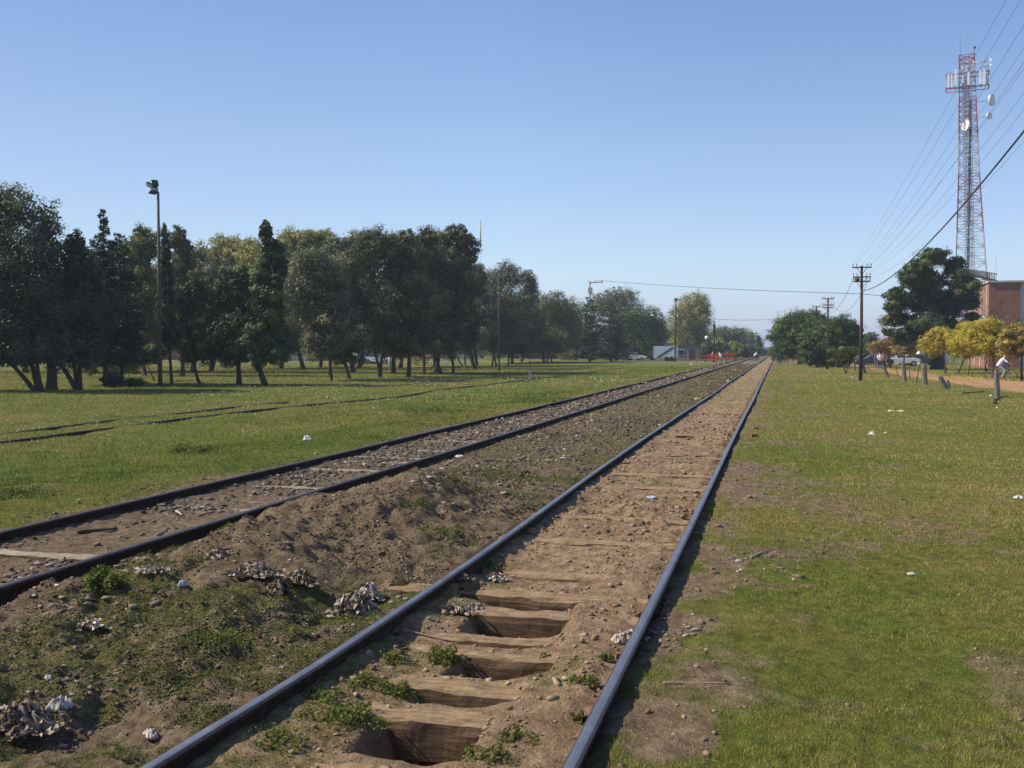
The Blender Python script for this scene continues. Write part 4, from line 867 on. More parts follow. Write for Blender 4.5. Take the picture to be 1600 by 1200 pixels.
T('yellow_tree', 'orange yellow tree in front of the huge trunk', (1478, 583), [(1460, 531, 17, 11), (1475, 524, 18, 10), (1490, 534, 16, 12), (1466, 543, 24, 9)], n=8500, leaf=.13, trad=.07, trunks=[((1478, 583), (1472, 546))], **Y)
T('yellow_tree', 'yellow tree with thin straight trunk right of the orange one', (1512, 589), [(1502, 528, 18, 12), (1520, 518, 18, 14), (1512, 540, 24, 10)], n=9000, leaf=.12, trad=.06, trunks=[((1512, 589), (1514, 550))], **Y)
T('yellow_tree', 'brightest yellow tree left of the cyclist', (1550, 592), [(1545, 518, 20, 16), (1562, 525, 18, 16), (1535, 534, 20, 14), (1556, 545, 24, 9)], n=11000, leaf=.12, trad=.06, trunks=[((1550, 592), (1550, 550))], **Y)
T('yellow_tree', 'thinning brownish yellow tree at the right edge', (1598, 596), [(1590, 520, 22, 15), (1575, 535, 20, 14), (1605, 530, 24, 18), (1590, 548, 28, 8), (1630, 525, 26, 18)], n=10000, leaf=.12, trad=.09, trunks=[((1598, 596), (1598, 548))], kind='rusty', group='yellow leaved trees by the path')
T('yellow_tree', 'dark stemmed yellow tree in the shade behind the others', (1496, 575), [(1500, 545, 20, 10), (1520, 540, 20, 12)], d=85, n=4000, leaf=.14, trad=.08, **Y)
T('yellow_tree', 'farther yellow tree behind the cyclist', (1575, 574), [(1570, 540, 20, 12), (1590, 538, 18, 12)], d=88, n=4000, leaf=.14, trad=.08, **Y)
T('broad_tree', 'distant bluish green tree between telegraph pole and huge tree', (1360, 560), [(1360, 530, 12, 12), (1350, 545, 14, 12), (1370, 545, 14, 12)], d=190, kind='broad', n=4500, leaf=.3, trad=.25, group='green trees right of the line')
x, y = [], []
for px, d_ in ((1468, 66), (1512, 70), (1550, 65), (1595, 60), (1480, 82), (1575, 85), (1392, 104), (1413, 98)):
    q = P(px, YH, d_); x += list(q[0]+rng.normal(.6, 1.6, 160)); y += list(q[1]+rng.normal(0, 1.6, 160))
x, y = np.array(x), np.array(y); V, Fc = leaflets(x, y, Hgt(x, y)+.03, np.full(len(x), .10), .4)
tag(link('fallen_leaves', np_mesh('fallen_leaves', V, Fc, False, {'v': np.repeat(rng.uniform(0, 1, len(x)), 4)}), None, LM['yellow']), kind='stuff')
# bare tree in front of the brick wall
def bare_tree(label, px, py, d, hpx, seed):
    random.seed(seed); q = P(px, YH, d); z0 = gz1(q[0], q[1]); t = thing('bare_tree', label, 'tree', (q[0], q[1], z0)); mb = MB(); h = P(px, py-hpx, d)[2]-z0
    tw = MB()
    def grow(a, dv, r, lv):
        b = a+dv; limb(mb if lv < 2 else tw, a, b, r, r*.6, .06, 5, 4)
        if lv < 4:
            for k in range(3 if lv else 5):
                v2 = dv.normalized()+Vector((random.gauss(0, .6), random.gauss(0, .6), random.gauss(.12, .35))); v2.normalize(); grow(b-dv*random.uniform(0, .3), v2*dv.length*random.uniform(.6, .8), r*.5, lv+1)
    grow(Vector((0, 0, -.1)), Vector((0, 0, h*.38)), .13, 0); mb.build('trunk', BARKP, t); tw.build('twigs', BARKP, t); return t
bare_tree('leafless pale tree standing before the brick wall', 1572, 575, 96, 120, 4)
# far wood closing the horizon
def wood(label, spots, kind, n, leaf, name='distant_wood'):
    V, Fc, vv = blob_crown(spots, n, leaf, .3, .35, .6)
    o = link(name, np_mesh(name, V, Fc, False, {'v': vv}), None, LM[kind]); tag(o, label, 'wood', None, 'stuff')
sp = []
for px in range(-260, 1105, 26):
    d = random.uniform(215, 260); q = P(px, 560, d); h = random.uniform(5, 8.5); sp.append((q[0], q[1], h*.55, 4.8, 4.5, h*.62))
for px in (1110, 1125, 1140, 1152, 1162, 1172):
    q = P(px, 560, 330); sp.append((q[0], q[1], 4.5, 5, 5, 4.5))
wood('dark wood behind the road left of the line', sp, 'broad', 90000, .45)
sp = []
for px in range(1232, 1900, 26):
    d = random.uniform(200, 240); q = P(px, 560, d); h = random.uniform(3, 5); sp.append((q[0], q[1], h*.62, 4, 4, h*.7))
wood('low wood behind the road right of the line', sp, 'broad', 26000, .4)
sp = []
for px in range(900, 1500, 9):
    d = random.uniform(1100, 1300); q = P(px, 548, d); h = random.uniform(3, 7); sp.append((q[0], q[1], h*.5, 8, 8, h*.7))
wood('thin hazy wood on the horizon', sp, 'broad', 9000, 1.6)
random.seed(77)
# ================================================================ BUILT THINGS
RUSTP = M_('rusty steel pole', (.11, .075, .058), .8, .2, .35, 6, .3)
STEEL = M_('grey steel', (.32, .33, .34), .5, .5, .15, 5, .1)
DARK = M_('dark metal', (.05, .05, .055), .6, .3, .2, 5, .1)
DWOOD = M_('dark creosoted wood', (.065, .045, .035), .9, 0, .35, 7, .5)
GWOOD = M_('grey split wood', (.17, .145, .12), .95, 0, .35, 9, .7, .02)
CONC = M_('concrete', (.42, .40, .36), .9, 0, .2, 5, .3)
WPAINT = M_('white paint', (.75, .75, .73), .5, 0, .08, 4, .1)
RPAINT = M_('red lattice paint', (.24, .065, .06), .6, 0, .2, 6, .1)
ORED = M_('orange red barrier', (.55, .085, .06), .55, 0, .15, 6, .1)
GLASS = M_('dark window glass', (.03, .035, .045), .12, 0, .2, 3, 0, .01, .6)
INSUL = M_('porcelain insulator', (.25, .20, .17), .3, 0, .1, 5, 0)
BLACK = M_('black rubber', (.02, .02, .02), .8, 0, .2, 8, .1)
CHROME = M_('bright metal', (.6, .6, .62), .3, .9, .1, 5, 0)
LAMPG = M_('frosted lamp glass', (.8, .8, .78), .3, 0, .05, 5, 0)
def base_at(px, py=None, d=None):
    if d is None: d = depth(px, py)
    q = P(px, YH, d); return (q[0], q[1], gz1(q[0], q[1])), d
def hz(px, py, d, z0): return P(px, py, d)[2]-z0
# floodlight mast
b, d = base_at(250, 599); t = thing('floodlight_mast', 'tall rusty floodlight mast with lamp cluster standing before the left trees', 'floodlight', b)
h = hz(247, 300, d, b[2]); lean = float(np.dot((P(247, 300, d)-P(250, YH, d))[:2], RT))
MB().tube([(0, 0, -.1), (lean*.5*RT[0], lean*.5*RT[1], h*.5), (lean*RT[0], lean*RT[1], h)], [.13, .10, .07], 10).build('pole', RUSTP, t)
for k, (dx, dz, tl) in enumerate(((-.22, .12, -.7), (-.12, .28, -.5), (-.10, .62, .4), (-.34, .50, -.4))):
    c = Vector((lean*RT[0]+dx*RT[0]*1.3, lean*RT[1]+dx*RT[1]*1.3, h+dz-.1)); Mx = Matrix.Rotation(PSI, 3, 'Z') @ Matrix.Rotation(tl+.9, 3, 'Y') @ Matrix.Rotation(.5*(-1)**k, 3, 'X')
    mb = MB(); mb.box(c, (.42, .40, .16), 0, 0, Mx, .6); mb.tube([c, (lean*RT[0], lean*RT[1], h-.1)], .025, 6); f = mb.build('lamp_head', DARK, t)
    MB().box(c+Mx @ Vector((0, 0, -.085)), (.38, .36, .02), 0, 0, Mx).build('lamp_glass', LAMPG, f)
# thin rusty pole
def pole(name, label, px, py, topx, topy, r0, r1, mat, cat='pole', d=None, group=None):
    b, dd = base_at(px, py, d); t = thing(name, label, cat, b, 0, group); h = hz(topx, topy, dd, b[2]); l = float(np.dot((P(topx, topy, dd)-P(px, YH, dd))[:2], RT))
    MB().tube([(0, 0, -.1), (l*RT[0], l*RT[1], h)], [r0, r1], 9).build('pole', mat, t); return t, dd, h, l, b
t, dd, h, l, b = pole('rusty_pole', 'thin bare rusty pole between the eucalypts', 780, 577, 779, 425, .09, .06, RUSTP)
MB().box((l*RT[0], l*RT[1], h+.04), (.2, .14, .08)).build('cap', DARK, t)
pole('thin_post', 'thin short post behind the grey green tree trunk', 514, 583, 514, 562, .05, .05, RUSTP)
pole('pale_post', 'pale concrete post between the forked trunk and the straight trunk', 609, 576, 609, 552, .16, .14, CONC)
pole('thin_post', 'thin rod with a number plate in the grass before the olive green tree', 828, 582, 828, 555, .025, .025, DARK)
b, d = base_at(828, 588); o = MB().box((0, 0, .3), (.22, .16, .7), 0, .2, None, .9).build('marker_stone', CONC, None); o.location = b; tag(o, 'short grey marker stone beside the disused siding', 'marker stone')
# street light left (thin pole with cube lamp) and others
t, dd, h, l, b = pole('lamp_post', 'pale lamp post with square lantern right of the cedars', 995, 563, 995, 535, .08, .06, CONC, 'street lamp')
MB().box((0, 0, h+.3), (.55, .55, .6), 0, 0, None, 1.2).build('lantern', STEEL, t)
t, dd, h, l, b = pole('lamp_post', 'lamp post with white globe left of the dark signal mast', 1104, 566, 1104, 530, .06, .05, DARK, 'street lamp', 165)
MB().ball((0, 0, h+.25), .32, 14).build('globe', LAMPG, t)
t, dd, h, l, b = pole('dark_pole', 'slim dark pole in front of the willow', 1055, 566, 1056, 466, .13, .09, DWOOD, 'pole', 160)
MB().box((l, 0, h-.25), (.5, .12, .5)).build('box', DARK, t)
t, dd, h, l, b = pole('signal_mast', 'dark signal mast with thin whip at the crossing', 1116, 566, 1116, 503, .14, .11, DARK, 'signal', 150)
mb = MB(); mb.box((0, 0, h-1.2), (.35, .3, 1.6)); mb.build('signal_head', DARK, t)
MB().tube([(0, 0, h), (0, 0, h+2.2)], .02, 5).build('whip', DARK, t)
MB().ball((-.9, 0, 3.4), .28, 10).tube([(-.9, 0, 3.4), (0, 0, 3.4)], .03, 5).build('bell', DARK, t)
t, dd, h, l, b = pole('radio_mast', 'very thin radio mast far behind the left trees', 751, 552, 751, 345, .16, .05, STEEL, 'mast', 300)
MB().tube([(0, 0, h*.8), (0, 0, h*1.0)], .2, 6).build('antenna', STEEL, t)
pole('radio_mast', 'thin pale pole rising over the yellow green poplar', 375, 560, 374, 388, .10, .06, CONC, 'mast', 120)
pole('radio_mast', 'thin distant mast right of the antenna tower', 1556, 552, 1556, 396, .12, .04, STEEL, 'mast', 260)
# concrete power pole
t, dC, hC, l, bC = pole('power_pole', 'stout concrete power pole with crossarm above the cedars', 922, 563, 921, 440, .30, .20, CONC, 'power pole', 170)
mb = MB(); mb.box((.9, 0, hC-.15), (2.6, .18, .18)); mb.box((0, 0, hC-1.5), (.7, .5, .9)); mb.build('crossarm', CONC, t)
for k in (-.3, .9, 2.0): MB().tube([(k, 0, hC-.1), (k, 0, hC+.3)], [.07, .05], 7).build('insulator', INSUL, t)
# telegraph poles
ARMS = []
def telegraph(label, px, py, topy, arms, d=None, rz=0, loc=None, h=None, full=True):
    if loc is None:
        b, dd = base_at(px, py, d); h = hz(px, topy, dd, b[2])
    else: b = loc
    t = thing('telegraph_pole', label, 'telegraph pole', b, rz, 'telegraph poles along the line')
    mb = MB(); mb.tube([(0, 0, -.2), (.02, 0, h*.5), (0, 0, h)], [.12, .10, .075], 10); mb.build('pole', DWOOD, t); A = []
    for z, w_ in arms:
        mb = MB(); mb.box((0, -.12, h-z), (w_, .07, .08)); mb.tube([(w_*.3, -.12, h-z), (0, -.1, h-z-.45)], .015, 5); mb.tube([(-w_*.3, -.12, h-z), (0, -.1, h-z-.45)], .015, 5)
        c = mb.build('crossarm', DWOOD, t)
        for s in (-.94, -.55, .55, .94):
            x = s*w_/2; MB().tube([(x, -.12, h-z+.05), (x, -.12, h-z+.12), (x, -.12, h-z+.16), (x, -.12, h-z+.24)], [.015, .015, .045, .03], 7).build('insulator', INSUL, c)
            A.append(Vector((b[0]+x, b[1]-.12, b[2]+h-z+.24)))
    return t, A, h, b
AR = [(.12, 1.15), (.72, 1.05), (1.0, 1.05)]
t, A1, h1, b1 = telegraph('nearest tall telegraph pole with three crossarms and a nest', 1345, 594, 415, AR)
MB().ball((-.27, -.1, h1-.86), (.17, .15, .12), 10).build('bird_nest', M_('nest mud', (.14, .09, .06), .95), t)
t, A2, h2, b2 = telegraph('second telegraph pole standing before the green trees', 1293, 578, 465, AR, 98)
t, A3, h3, b3 = telegraph('farthest telegraph pole peeping over the domed tree', 1275, 571, 478, AR, 128)
t, A0, h0, b0 = telegraph('telegraph pole behind the viewpoint right of the line', 0, 0, 0, AR, loc=(5.1, -7, -.05), h=11.6, rz=0)
WIREM = M_('wire', (.05, .05, .055), .6, .2, .1, 5, 0)
def wire(a, b_, sag, r, label, group='overhead wires of the telegraph line', name='wire'):
    a, b_ = Vector(a), Vector(b_); n = 40; pts = [a+(b_-a)*(k/n)-Vector((0, 0, sag*4*(k/n)*(1-k/n))) for k in range(n+1)]
    o = MB().tube([p-a for p in pts], r, 5).build(name, WIREM, None); o.location = a; return tag(o, label, 'wire', group)
SIDE = ['outer left', 'inner left', 'inner right', 'outer right']; LV = ['top', 'middle', 'lowest']
for i, (p, q) in enumerate(zip(A1, A0)):
    if i in (5, 9, 10): continue
    wire(q, p, .7+.12*i, .0035, 'thin wire from %s pin of the %s crossarm on the nearest telegraph pole' % (SIDE[i % 4], LV[i//4]))
for i, (p, q) in enumerate(zip(A2, A1)):
    if i in (8, 11): wire(p, q, 1.3, .012, 'drooping line from the %s of the nearest telegraph pole to the second pole' % ('left end' if i == 8 else 'right end'))
for i in (0, 3): wire(A3[i], A2[i], .8, .01, 'faint wire between the two far telegraph poles, %s side' % ('left' if i == 0 else 'right'))
wire((b0[0]-.6, b0[1], 9.75), (b1[0], b1[1], b1[2]+h1-1.6), 1.92, .022, 'thick black cable sagging from the upper right to the nearest telegraph pole', None, 'cable')
# cross wires
q = P(1700, 430, 150); wire((bC[0]+1, bC[1], bC[2]+hC+.25), P(1345, 459, 110), .3, .03, 'long wire from the concrete power pole crossing to the right', 'wires crossing the line')
wire(P(1345, 459, 110), P(1480, 462, 100), .2, .03, 'wire end running on into the huge dark tree', 'wires crossing the line')
wire(P(1112, 498, 152), P(1235, 497, 140), .25, .025, 'low wire crossing the line from signal mast to domed tree', 'wires crossing the line')
# ---- antenna tower
d = 155; q = P(1520, YH, d); bT = (q[0], q[1], 0); t = thing('antenna_tower', 'red and white lattice telecom tower carrying white panel antennas and dishes', 'antenna tower', bT, PSI-math.atan(720/FPX))
def tz(py): return P(1520, py, d)[2]
def tx(px): return (px-1520)/FPX*d
lev = [(tz(600)-1, 29), (tz(430), 22), (tz(280), 15), (tz(135), 11.5), (tz(88), 10.8)]
def thw(z):
    for (z0, w0), (z1, w1) in zip(lev, lev[1:]):
        if z <= z1: return (w0+(w1-w0)*(z-z0)/(z1-z0))/FPX*d
    return 11/FPX*d
ztop = tz(86); nlv = 30; zs = [0]
while zs[-1] < ztop-.6: zs.append(min(ztop, zs[-1]+max(1.15, thw(zs[-1])*1.25)))
zs[-1] = ztop; nl = len(zs)
def cx(z): return -1.5*z/ztop
TPAINT = M_('dull tower paint', (.36, .35, .37), .6, 0, .15, 4, .1); secs = {}
for i in range(nl-1):
    key = 'lattice_section'; m_i = (i*7//nl) % 2; secs.setdefault(i*7//nl, MB()); mb = secs[i*7//nl]; z0, z1 = zs[i], zs[i+1]; a, b_ = thw(z0), thw(z1); c0, c1 = cx(z0), cx(z1)
    K = [(-1, -1), (1, -1), (1, 1), (-1, 1)]
    for j, (sx, sy) in enumerate(K):
        mb.tube([(c0+sx*a, sy*a, z0), (c1+sx*b_, sy*b_, z1)], .075, 5, 0, False)
        s2 = K[(j+1) % 4]; zm = (z0+z1)/2; am = (a+b_)/2; cm = (c0+c1)/2; mb.tube([(cm+sx*am, sy*am, zm), (cm+s2[0]*am, s2[1]*am, zm)], .035, 4, 0, False)
        mb.tube([(c0+sx*a, sy*a, z0), (c1+s2[0]*b_, s2[1]*b_, z1)], .04, 4, 0, False)
        mb.tube([(c0+s2[0]*a, s2[1]*a, z0), (c1+sx*b_, sy*b_, z1)], .04, 4, 0, False)
        mb.tube([(c1+sx*b_, sy*b_, z1), (c1+s2[0]*b_, s2[1]*b_, z1)], .045, 4, 0, False)
for k, mb in secs.items(): mb.build('lattice_section', [TPAINT, RPAINT][(k+1) % 2], t)
mb = MB(); mb.box((cx(ztop/2)-.1, .1, ztop*.45), (.35, .12, ztop*.82)); 
for z in np.arange(1, ztop*.93, .7): mb.box((cx(z)-.1, 0, z), (.8, .3, .05))
for k in range(7): mb.tube([(cx(0)-.75+k*.22, -.25+.1*(k % 3), 0), (cx(ztop)-.6+k*.2, -.25+.1*(k % 3), ztop*.93)], .045, 5, 0, False)
mb.build('cable_ladder', M_('bluish grey cables', (.20, .22, .26), .6, .3, .25, 6), t)
# ring platform with panels
zp = tz(137); mb = MB(); wP = 3.0
for zz in (zp, zp+2.1):
    for (xa, ya), (xb, yb) in (((-wP, -1.4), (wP, -1.4)), ((wP, -1.4), (wP, 1.4)), ((wP, 1.4), (-wP, 1.4)), ((-wP, 1.4), (-wP, -1.4)), ((-wP, -1.4), (0, 0)), ((wP, -1.4), (0, 0))):
        mb.tube([(cx(zp)+xa, ya, zz), (cx(zp)+xb, yb, zz)], .06, 5)
mb.build('platform_frame', RPAINT, t)
for x, y, hh, w_ in ((-2.9, -1.4, 2.2, .42), (-2.4, -1.4, 2.3, .28), (-1.75, -1.5, 2.9, .42), (.15, -1.5, 2.3, .36), (1.9, -1.5, 2.4, .45), (2.45, -1.5, 2.7, .48), (2.9, -1.0, 2.4, .4), (-.7, -1.5, 1.4, .3)):
    m2 = MB(); m2.box((cx(zp)+x*.94, y-.12, zp+1.1+(.4 if hh > 2.8 else 0)), (w_*.8, .2, hh*.85), 0, 0, None, .97); pn = m2.build('panel_antenna', WPAINT, t)
    MB().tube([(cx(zp)+x, y+.05, zp-.4), (cx(zp)+x, y+.05, zp+2.6)], .04, 6).build('mounting_pipe', DARK, pn)
def dish(c, r, az, mat=WPAINT):
    n = 16; V = []; F = []; Mx = Matrix.Rotation(az, 3, 'Z')
    prof = [(0, .0), (.6, .05), (.95, .16), (1.0, .2), (1.0, -.28), (.7, -.4), (0, -.45)]
    for rr, yy in prof:
        for k in range(n):
            a = 6.283*k/n; V.append(Vector(c)+Mx @ Vector((rr*r*math.cos(a), -yy*r*1.0, rr*r*math.sin(a))))
    for i in range(len(prof)-1):
        for k in range(n): F.append((i*n+k, i*n+(k+1) % n, (i+1)*n+(k+1) % n, (i+1)*n+k))
    m2 = MB(); m2.add(V, F, 0, True); m2.tube([Vector(c), (cx(c[2])+.8*(1 if c[0] > 0 else -1), 0, c[2])], .05, 5); m2.build('dish', mat, t)
dish((tx(1541), -.6, tz(160)), .85, 1.2); dish((tx(1538), -.6, tz(184)), .52, .9); dish((tx(1505), -1.2, tz(197)), .85, -.9)
for i, (px, py, r) in enumerate([(1496, 99, .25), (1499, 104, .2), (1503, 95, .25), (1505, 106, .3), (1509, 105, .3), (1516, 94, .2), (1530, 96, .22), (1538, 97, .22), (1534, 104, .2), (1538, 105, .2)]):
    dish((tx(px), -.5*(1 if i % 2 else -1), tz(py)), r, (-1)**i*.7)
mb = MB(); mb.tube([(cx(ztop)-.9, 0, ztop), (cx(ztop)-1.0, 0, ztop+3.4)], .02, 5); mb.tube([(cx(ztop)+1, 0, ztop), (cx(ztop)+1.1, 0, ztop+1.2)], .04, 5); mb.ball((cx(ztop)+1.1, 0, ztop+1.2), .2, 8); mb.build('whip_antenna', DARK, t)
# ---- brick building
BRICK, nt, bs = new_mat('brickwork'); v = obj_co(nt)
mp = nt.nodes.new('ShaderNodeMapping'); mp.inputs['Rotation'].default_value = (math.pi/2, 0, 0); nt.links.new(v, mp.inputs[0])
br = N(nt, 'ShaderNodeTexBrick', Scale=3.0); br.inputs['Color1'].default_value = (.30, .115, .06, 1); br.inputs['Color2'].default_value = (.22, .085, .045, 1); br.inputs['Mortar'].default_value = (.30, .23, .18, 1)
br.inputs['Mortar Size'].default_value = .018
cmb = nt.nodes.new('ShaderNodeSeparateXYZ'); nt.links.new(v, cmb.inputs[0]); c2 = nt.nodes.new('ShaderNodeCombineXYZ'); nt.links.new(mathn(nt, 'ADD', cmb.outputs[0], cmb.outputs[1]), c2.inputs[0]); nt.links.new(cmb.outputs[2], c2.inputs[1]); nt.links.new(c2.outputs[0], br.inputs['Vector'])
mx = nt.nodes.new('ShaderNodeMix'); mx.data_type = 'RGBA'; mx.blend_type = 'MULTIPLY'; mx.inputs[0].default_value = 1
nt.links.new(br.outputs['Color'], mx.inputs[6]); nt.links.new(ramp(nt, noise(nt, 1.3, 5, .7, v), [(.3, (.7, .7, .7)), (.7, (1.2, 1.2, 1.2))]), mx.inputs[7]); nt.links.new(mx.outputs[2], bs.inputs['Base Color']); bs.inputs['Roughness'].default_value = .9
PLAST = M_('grey white plaster', (.55, .56, .57), .85, 0, .12, 1.2, .2)
d = 108; q = P(1544, YH, d); bB = (q[0], q[1], -.05); t = thing('brick_building', 'tall brick building with flat roof behind the yellow trees', 'building', bB)
hB = P(1544, 441, d)[2]
mb = MB(); mb.box((3.1/2, 6, hB/2), (3.1, 12, hB)); mb.build('brick_wall', BRICK, t)
mb = MB(); mb.box((3.103+4, 6.4, hB/2), (8, 11.6, hB-.01)); g = mb.build('plaster_wall', PLAST, t)
mb = MB(); mb.box((5.5, 6, hB+.1), (11.3, 12.3, .2)); mb.build('roof_slab', CONC, t)
for z in (2.2, 5.4):
    for x in (4.6, 7.2, 9.8):
        f = MB().box((x, .585, z), (1.5, .08, 1.6)).build('window', WPAINT, t); MB().box((x, .54, z), (1.3, .03, 1.4)).build('pane', GLASS, f)
for z in (1.8, 5.0):
    for y in (2.5, 6, 9.5):
        f = MB().box((-.03, y, z), (.08, 1.3, 1.4)).build('window', WPAINT, t); MB().box((-.075, y, z), (.03, 1.1, 1.2)).build('pane', GLASS, f)
for k in range(7): MB().box((-.02, 1.0+k*1.6, hB/2), (.12, .35, hB-.4)).build('pilaster', CONC, t) if k % 2 == 0 else None
# cable bridge from tower to roof
a = Vector(P(1512, 428, 150)); b_ = Vector(P(1552, 438, 112)); mb = MB(); dv = b_-a
for s in (-.35, .35):
    for z in (0, .7): mb.tube([Vector((s, 0, z)), dv+Vector((s, 0, z))], .06, 5)
    for k in range(14):
        p0 = dv*(k/14)+Vector((s, 0, 0)); p1 = dv*((k+1)/14)+Vector((s, 0, .7)); mb.tube([p0, p1], .035, 4); mb.tube([p0, p0+Vector((0, 0, .7))], .035, 4)
for k in range(15): mb.tube([dv*(k/14)+Vector((-.35, 0, 0)), dv*(k/14)+Vector((.35, 0, 0))], .035, 4)
o = mb.build('cable_bridge', DWOOD, None); o.location = a; tag(o, 'sloping lattice cable bridge from the tower to the brick building roof', 'cable bridge')
# ---- fence posts
def fence_post(label, px, py, topx, topy, w_, th=.7, seed=0):
    b, d = base_at(px, py); t = MB(); h = (py-topy)/FPX*d; l = (topx-px)/FPX*d; r = random.Random(seed); V = []; F = []; n = 8; ring = []
    for k in range(9):
        u = k/8
        for j in range(n):
            a = 6.283*j/n+.39; rr = w_*(.78+.10*r.random())*(1-.12*u)*(1 if k < 8 else .7); V.append((l*u*RT[0]+rr*math.cos(a)*.8, l*u*RT[1]+rr*math.sin(a)*th, -.1+(h+.1)*u+(.05*r.random() if k == 8 else 0)))
    for k in range(8):
        for j in range(n): F.append((k*n+j, k*n+(j+1) % n, (k+1)*n+(j+1) % n, (k+1)*n+j))
    F.append([8*n+j for j in range(n)]); t.add(V, F); o = t.build('fence_post', GWOOD, None); o.location = b; o.rotation_euler = (0, 0, 0)
    return tag(o, label, 'fence post', 'old wooden fence posts by the path')
FPS = [(1560, 620, 1557, 577, .17, 'nearest fence post at the right, before the cyclist'), (1446, 601, 1444, 568, .24, 'thick upright square fence post right of the thin stakes'),
       (1415, 596, 1411, 565, .21, 'thick upright fence post left of the thin stakes'), (1482, 608, 1469, 587, .20, 'fallen leaning left half of the broken fence post pair'),
       (1484, 606, 1481, 595, .15, 'short stump beside the leaning broken fence post'), (1389, 589, 1381, 572, .18, 'fence post leaning left right behind the walking pair'),
       (1353, 583, 1347, 564, .18, 'leaning fence post just right of the telegraph pole foot'), (1337, 579, 1334, 563, .17, 'leaning fence post just left of the telegraph pole foot'),
       (1327, 577, 1326, 564, .17, 'fence post behind the small yellowish tree'), (1313, 574, 1312, 562, .17, 'farthest fence post left of the small yellowish tree')]
for i, (a, b_, c, e, w_, lb) in enumerate(FPS): fence_post(lb, a, b_, c, e, w_, seed=i)
for a, b_, c, e, lb in ((1422, 594, 1422, 570, 'thin upright iron stake between the thick fence posts'), (1432, 598, 1437, 571, 'thin iron stake leaning right between the thick fence posts'), (1404, 588, 1400, 572, 'thin faint stake left of the thick fence posts')):
    b, d = base_at(a, b_); h = (b_-e)/FPX*d; l = (c-a)/FPX*d; o = MB().tube([(0, 0, -.1), (l*RT[0], l*RT[1], h)], .028, 6).build('stake', DWOOD, None); o.location = b; tag(o, lb, 'stake', 'thin stakes between the fence posts')
# ---- barriers at the crossing
def barrier(label, px, d, L, hgt=1.15, rz=0.0):
    q = P(px, YH, d); t = thing('barrier', label, 'barrier', (q[0], q[1], gz1(q[0], q[1])), rz, 'red barriers at the crossing')
    n = int(L/1.6)+1
    for k in range(n+1): MB().box((-L/2+L*k/n, 0, hgt/2), (.13, .13, hgt+.1)).build('post', ORED, t)
    for z in (hgt*.45, hgt*.9): MB().box((0, -.08, z), (L, .05, .17)).build('rail', ORED, t)
barrier('long red barrier left of the line at the crossing', 1108, 146, 3.6); barrier('red barrier behind the long one, nearer the line', 1128, 156, 4.2, 1.3); barrier('short red barrier left of the line beside the white figure', 1121, 145, 1.2, 1.4, 1.2)
barrier('red barrier right of the line beside the motorcycle', 1245, 148, 3.4, 1.3); barrier('low red barrier right of the line below the domed tree', 1268, 145, 3.0, .8, .1)
# notice board
b, d = base_at(1019, 563); t = thing('notice_board', 'grey rectangular notice board on a dark stand by the road', 'sign board', b)
MB().box((0, 0, 1.35), (1.2, .1, 1.15)).build('board', CONC, t); MB().box((0, .05, .4), (.4, .3, .9)).build('stand', DARK, t)
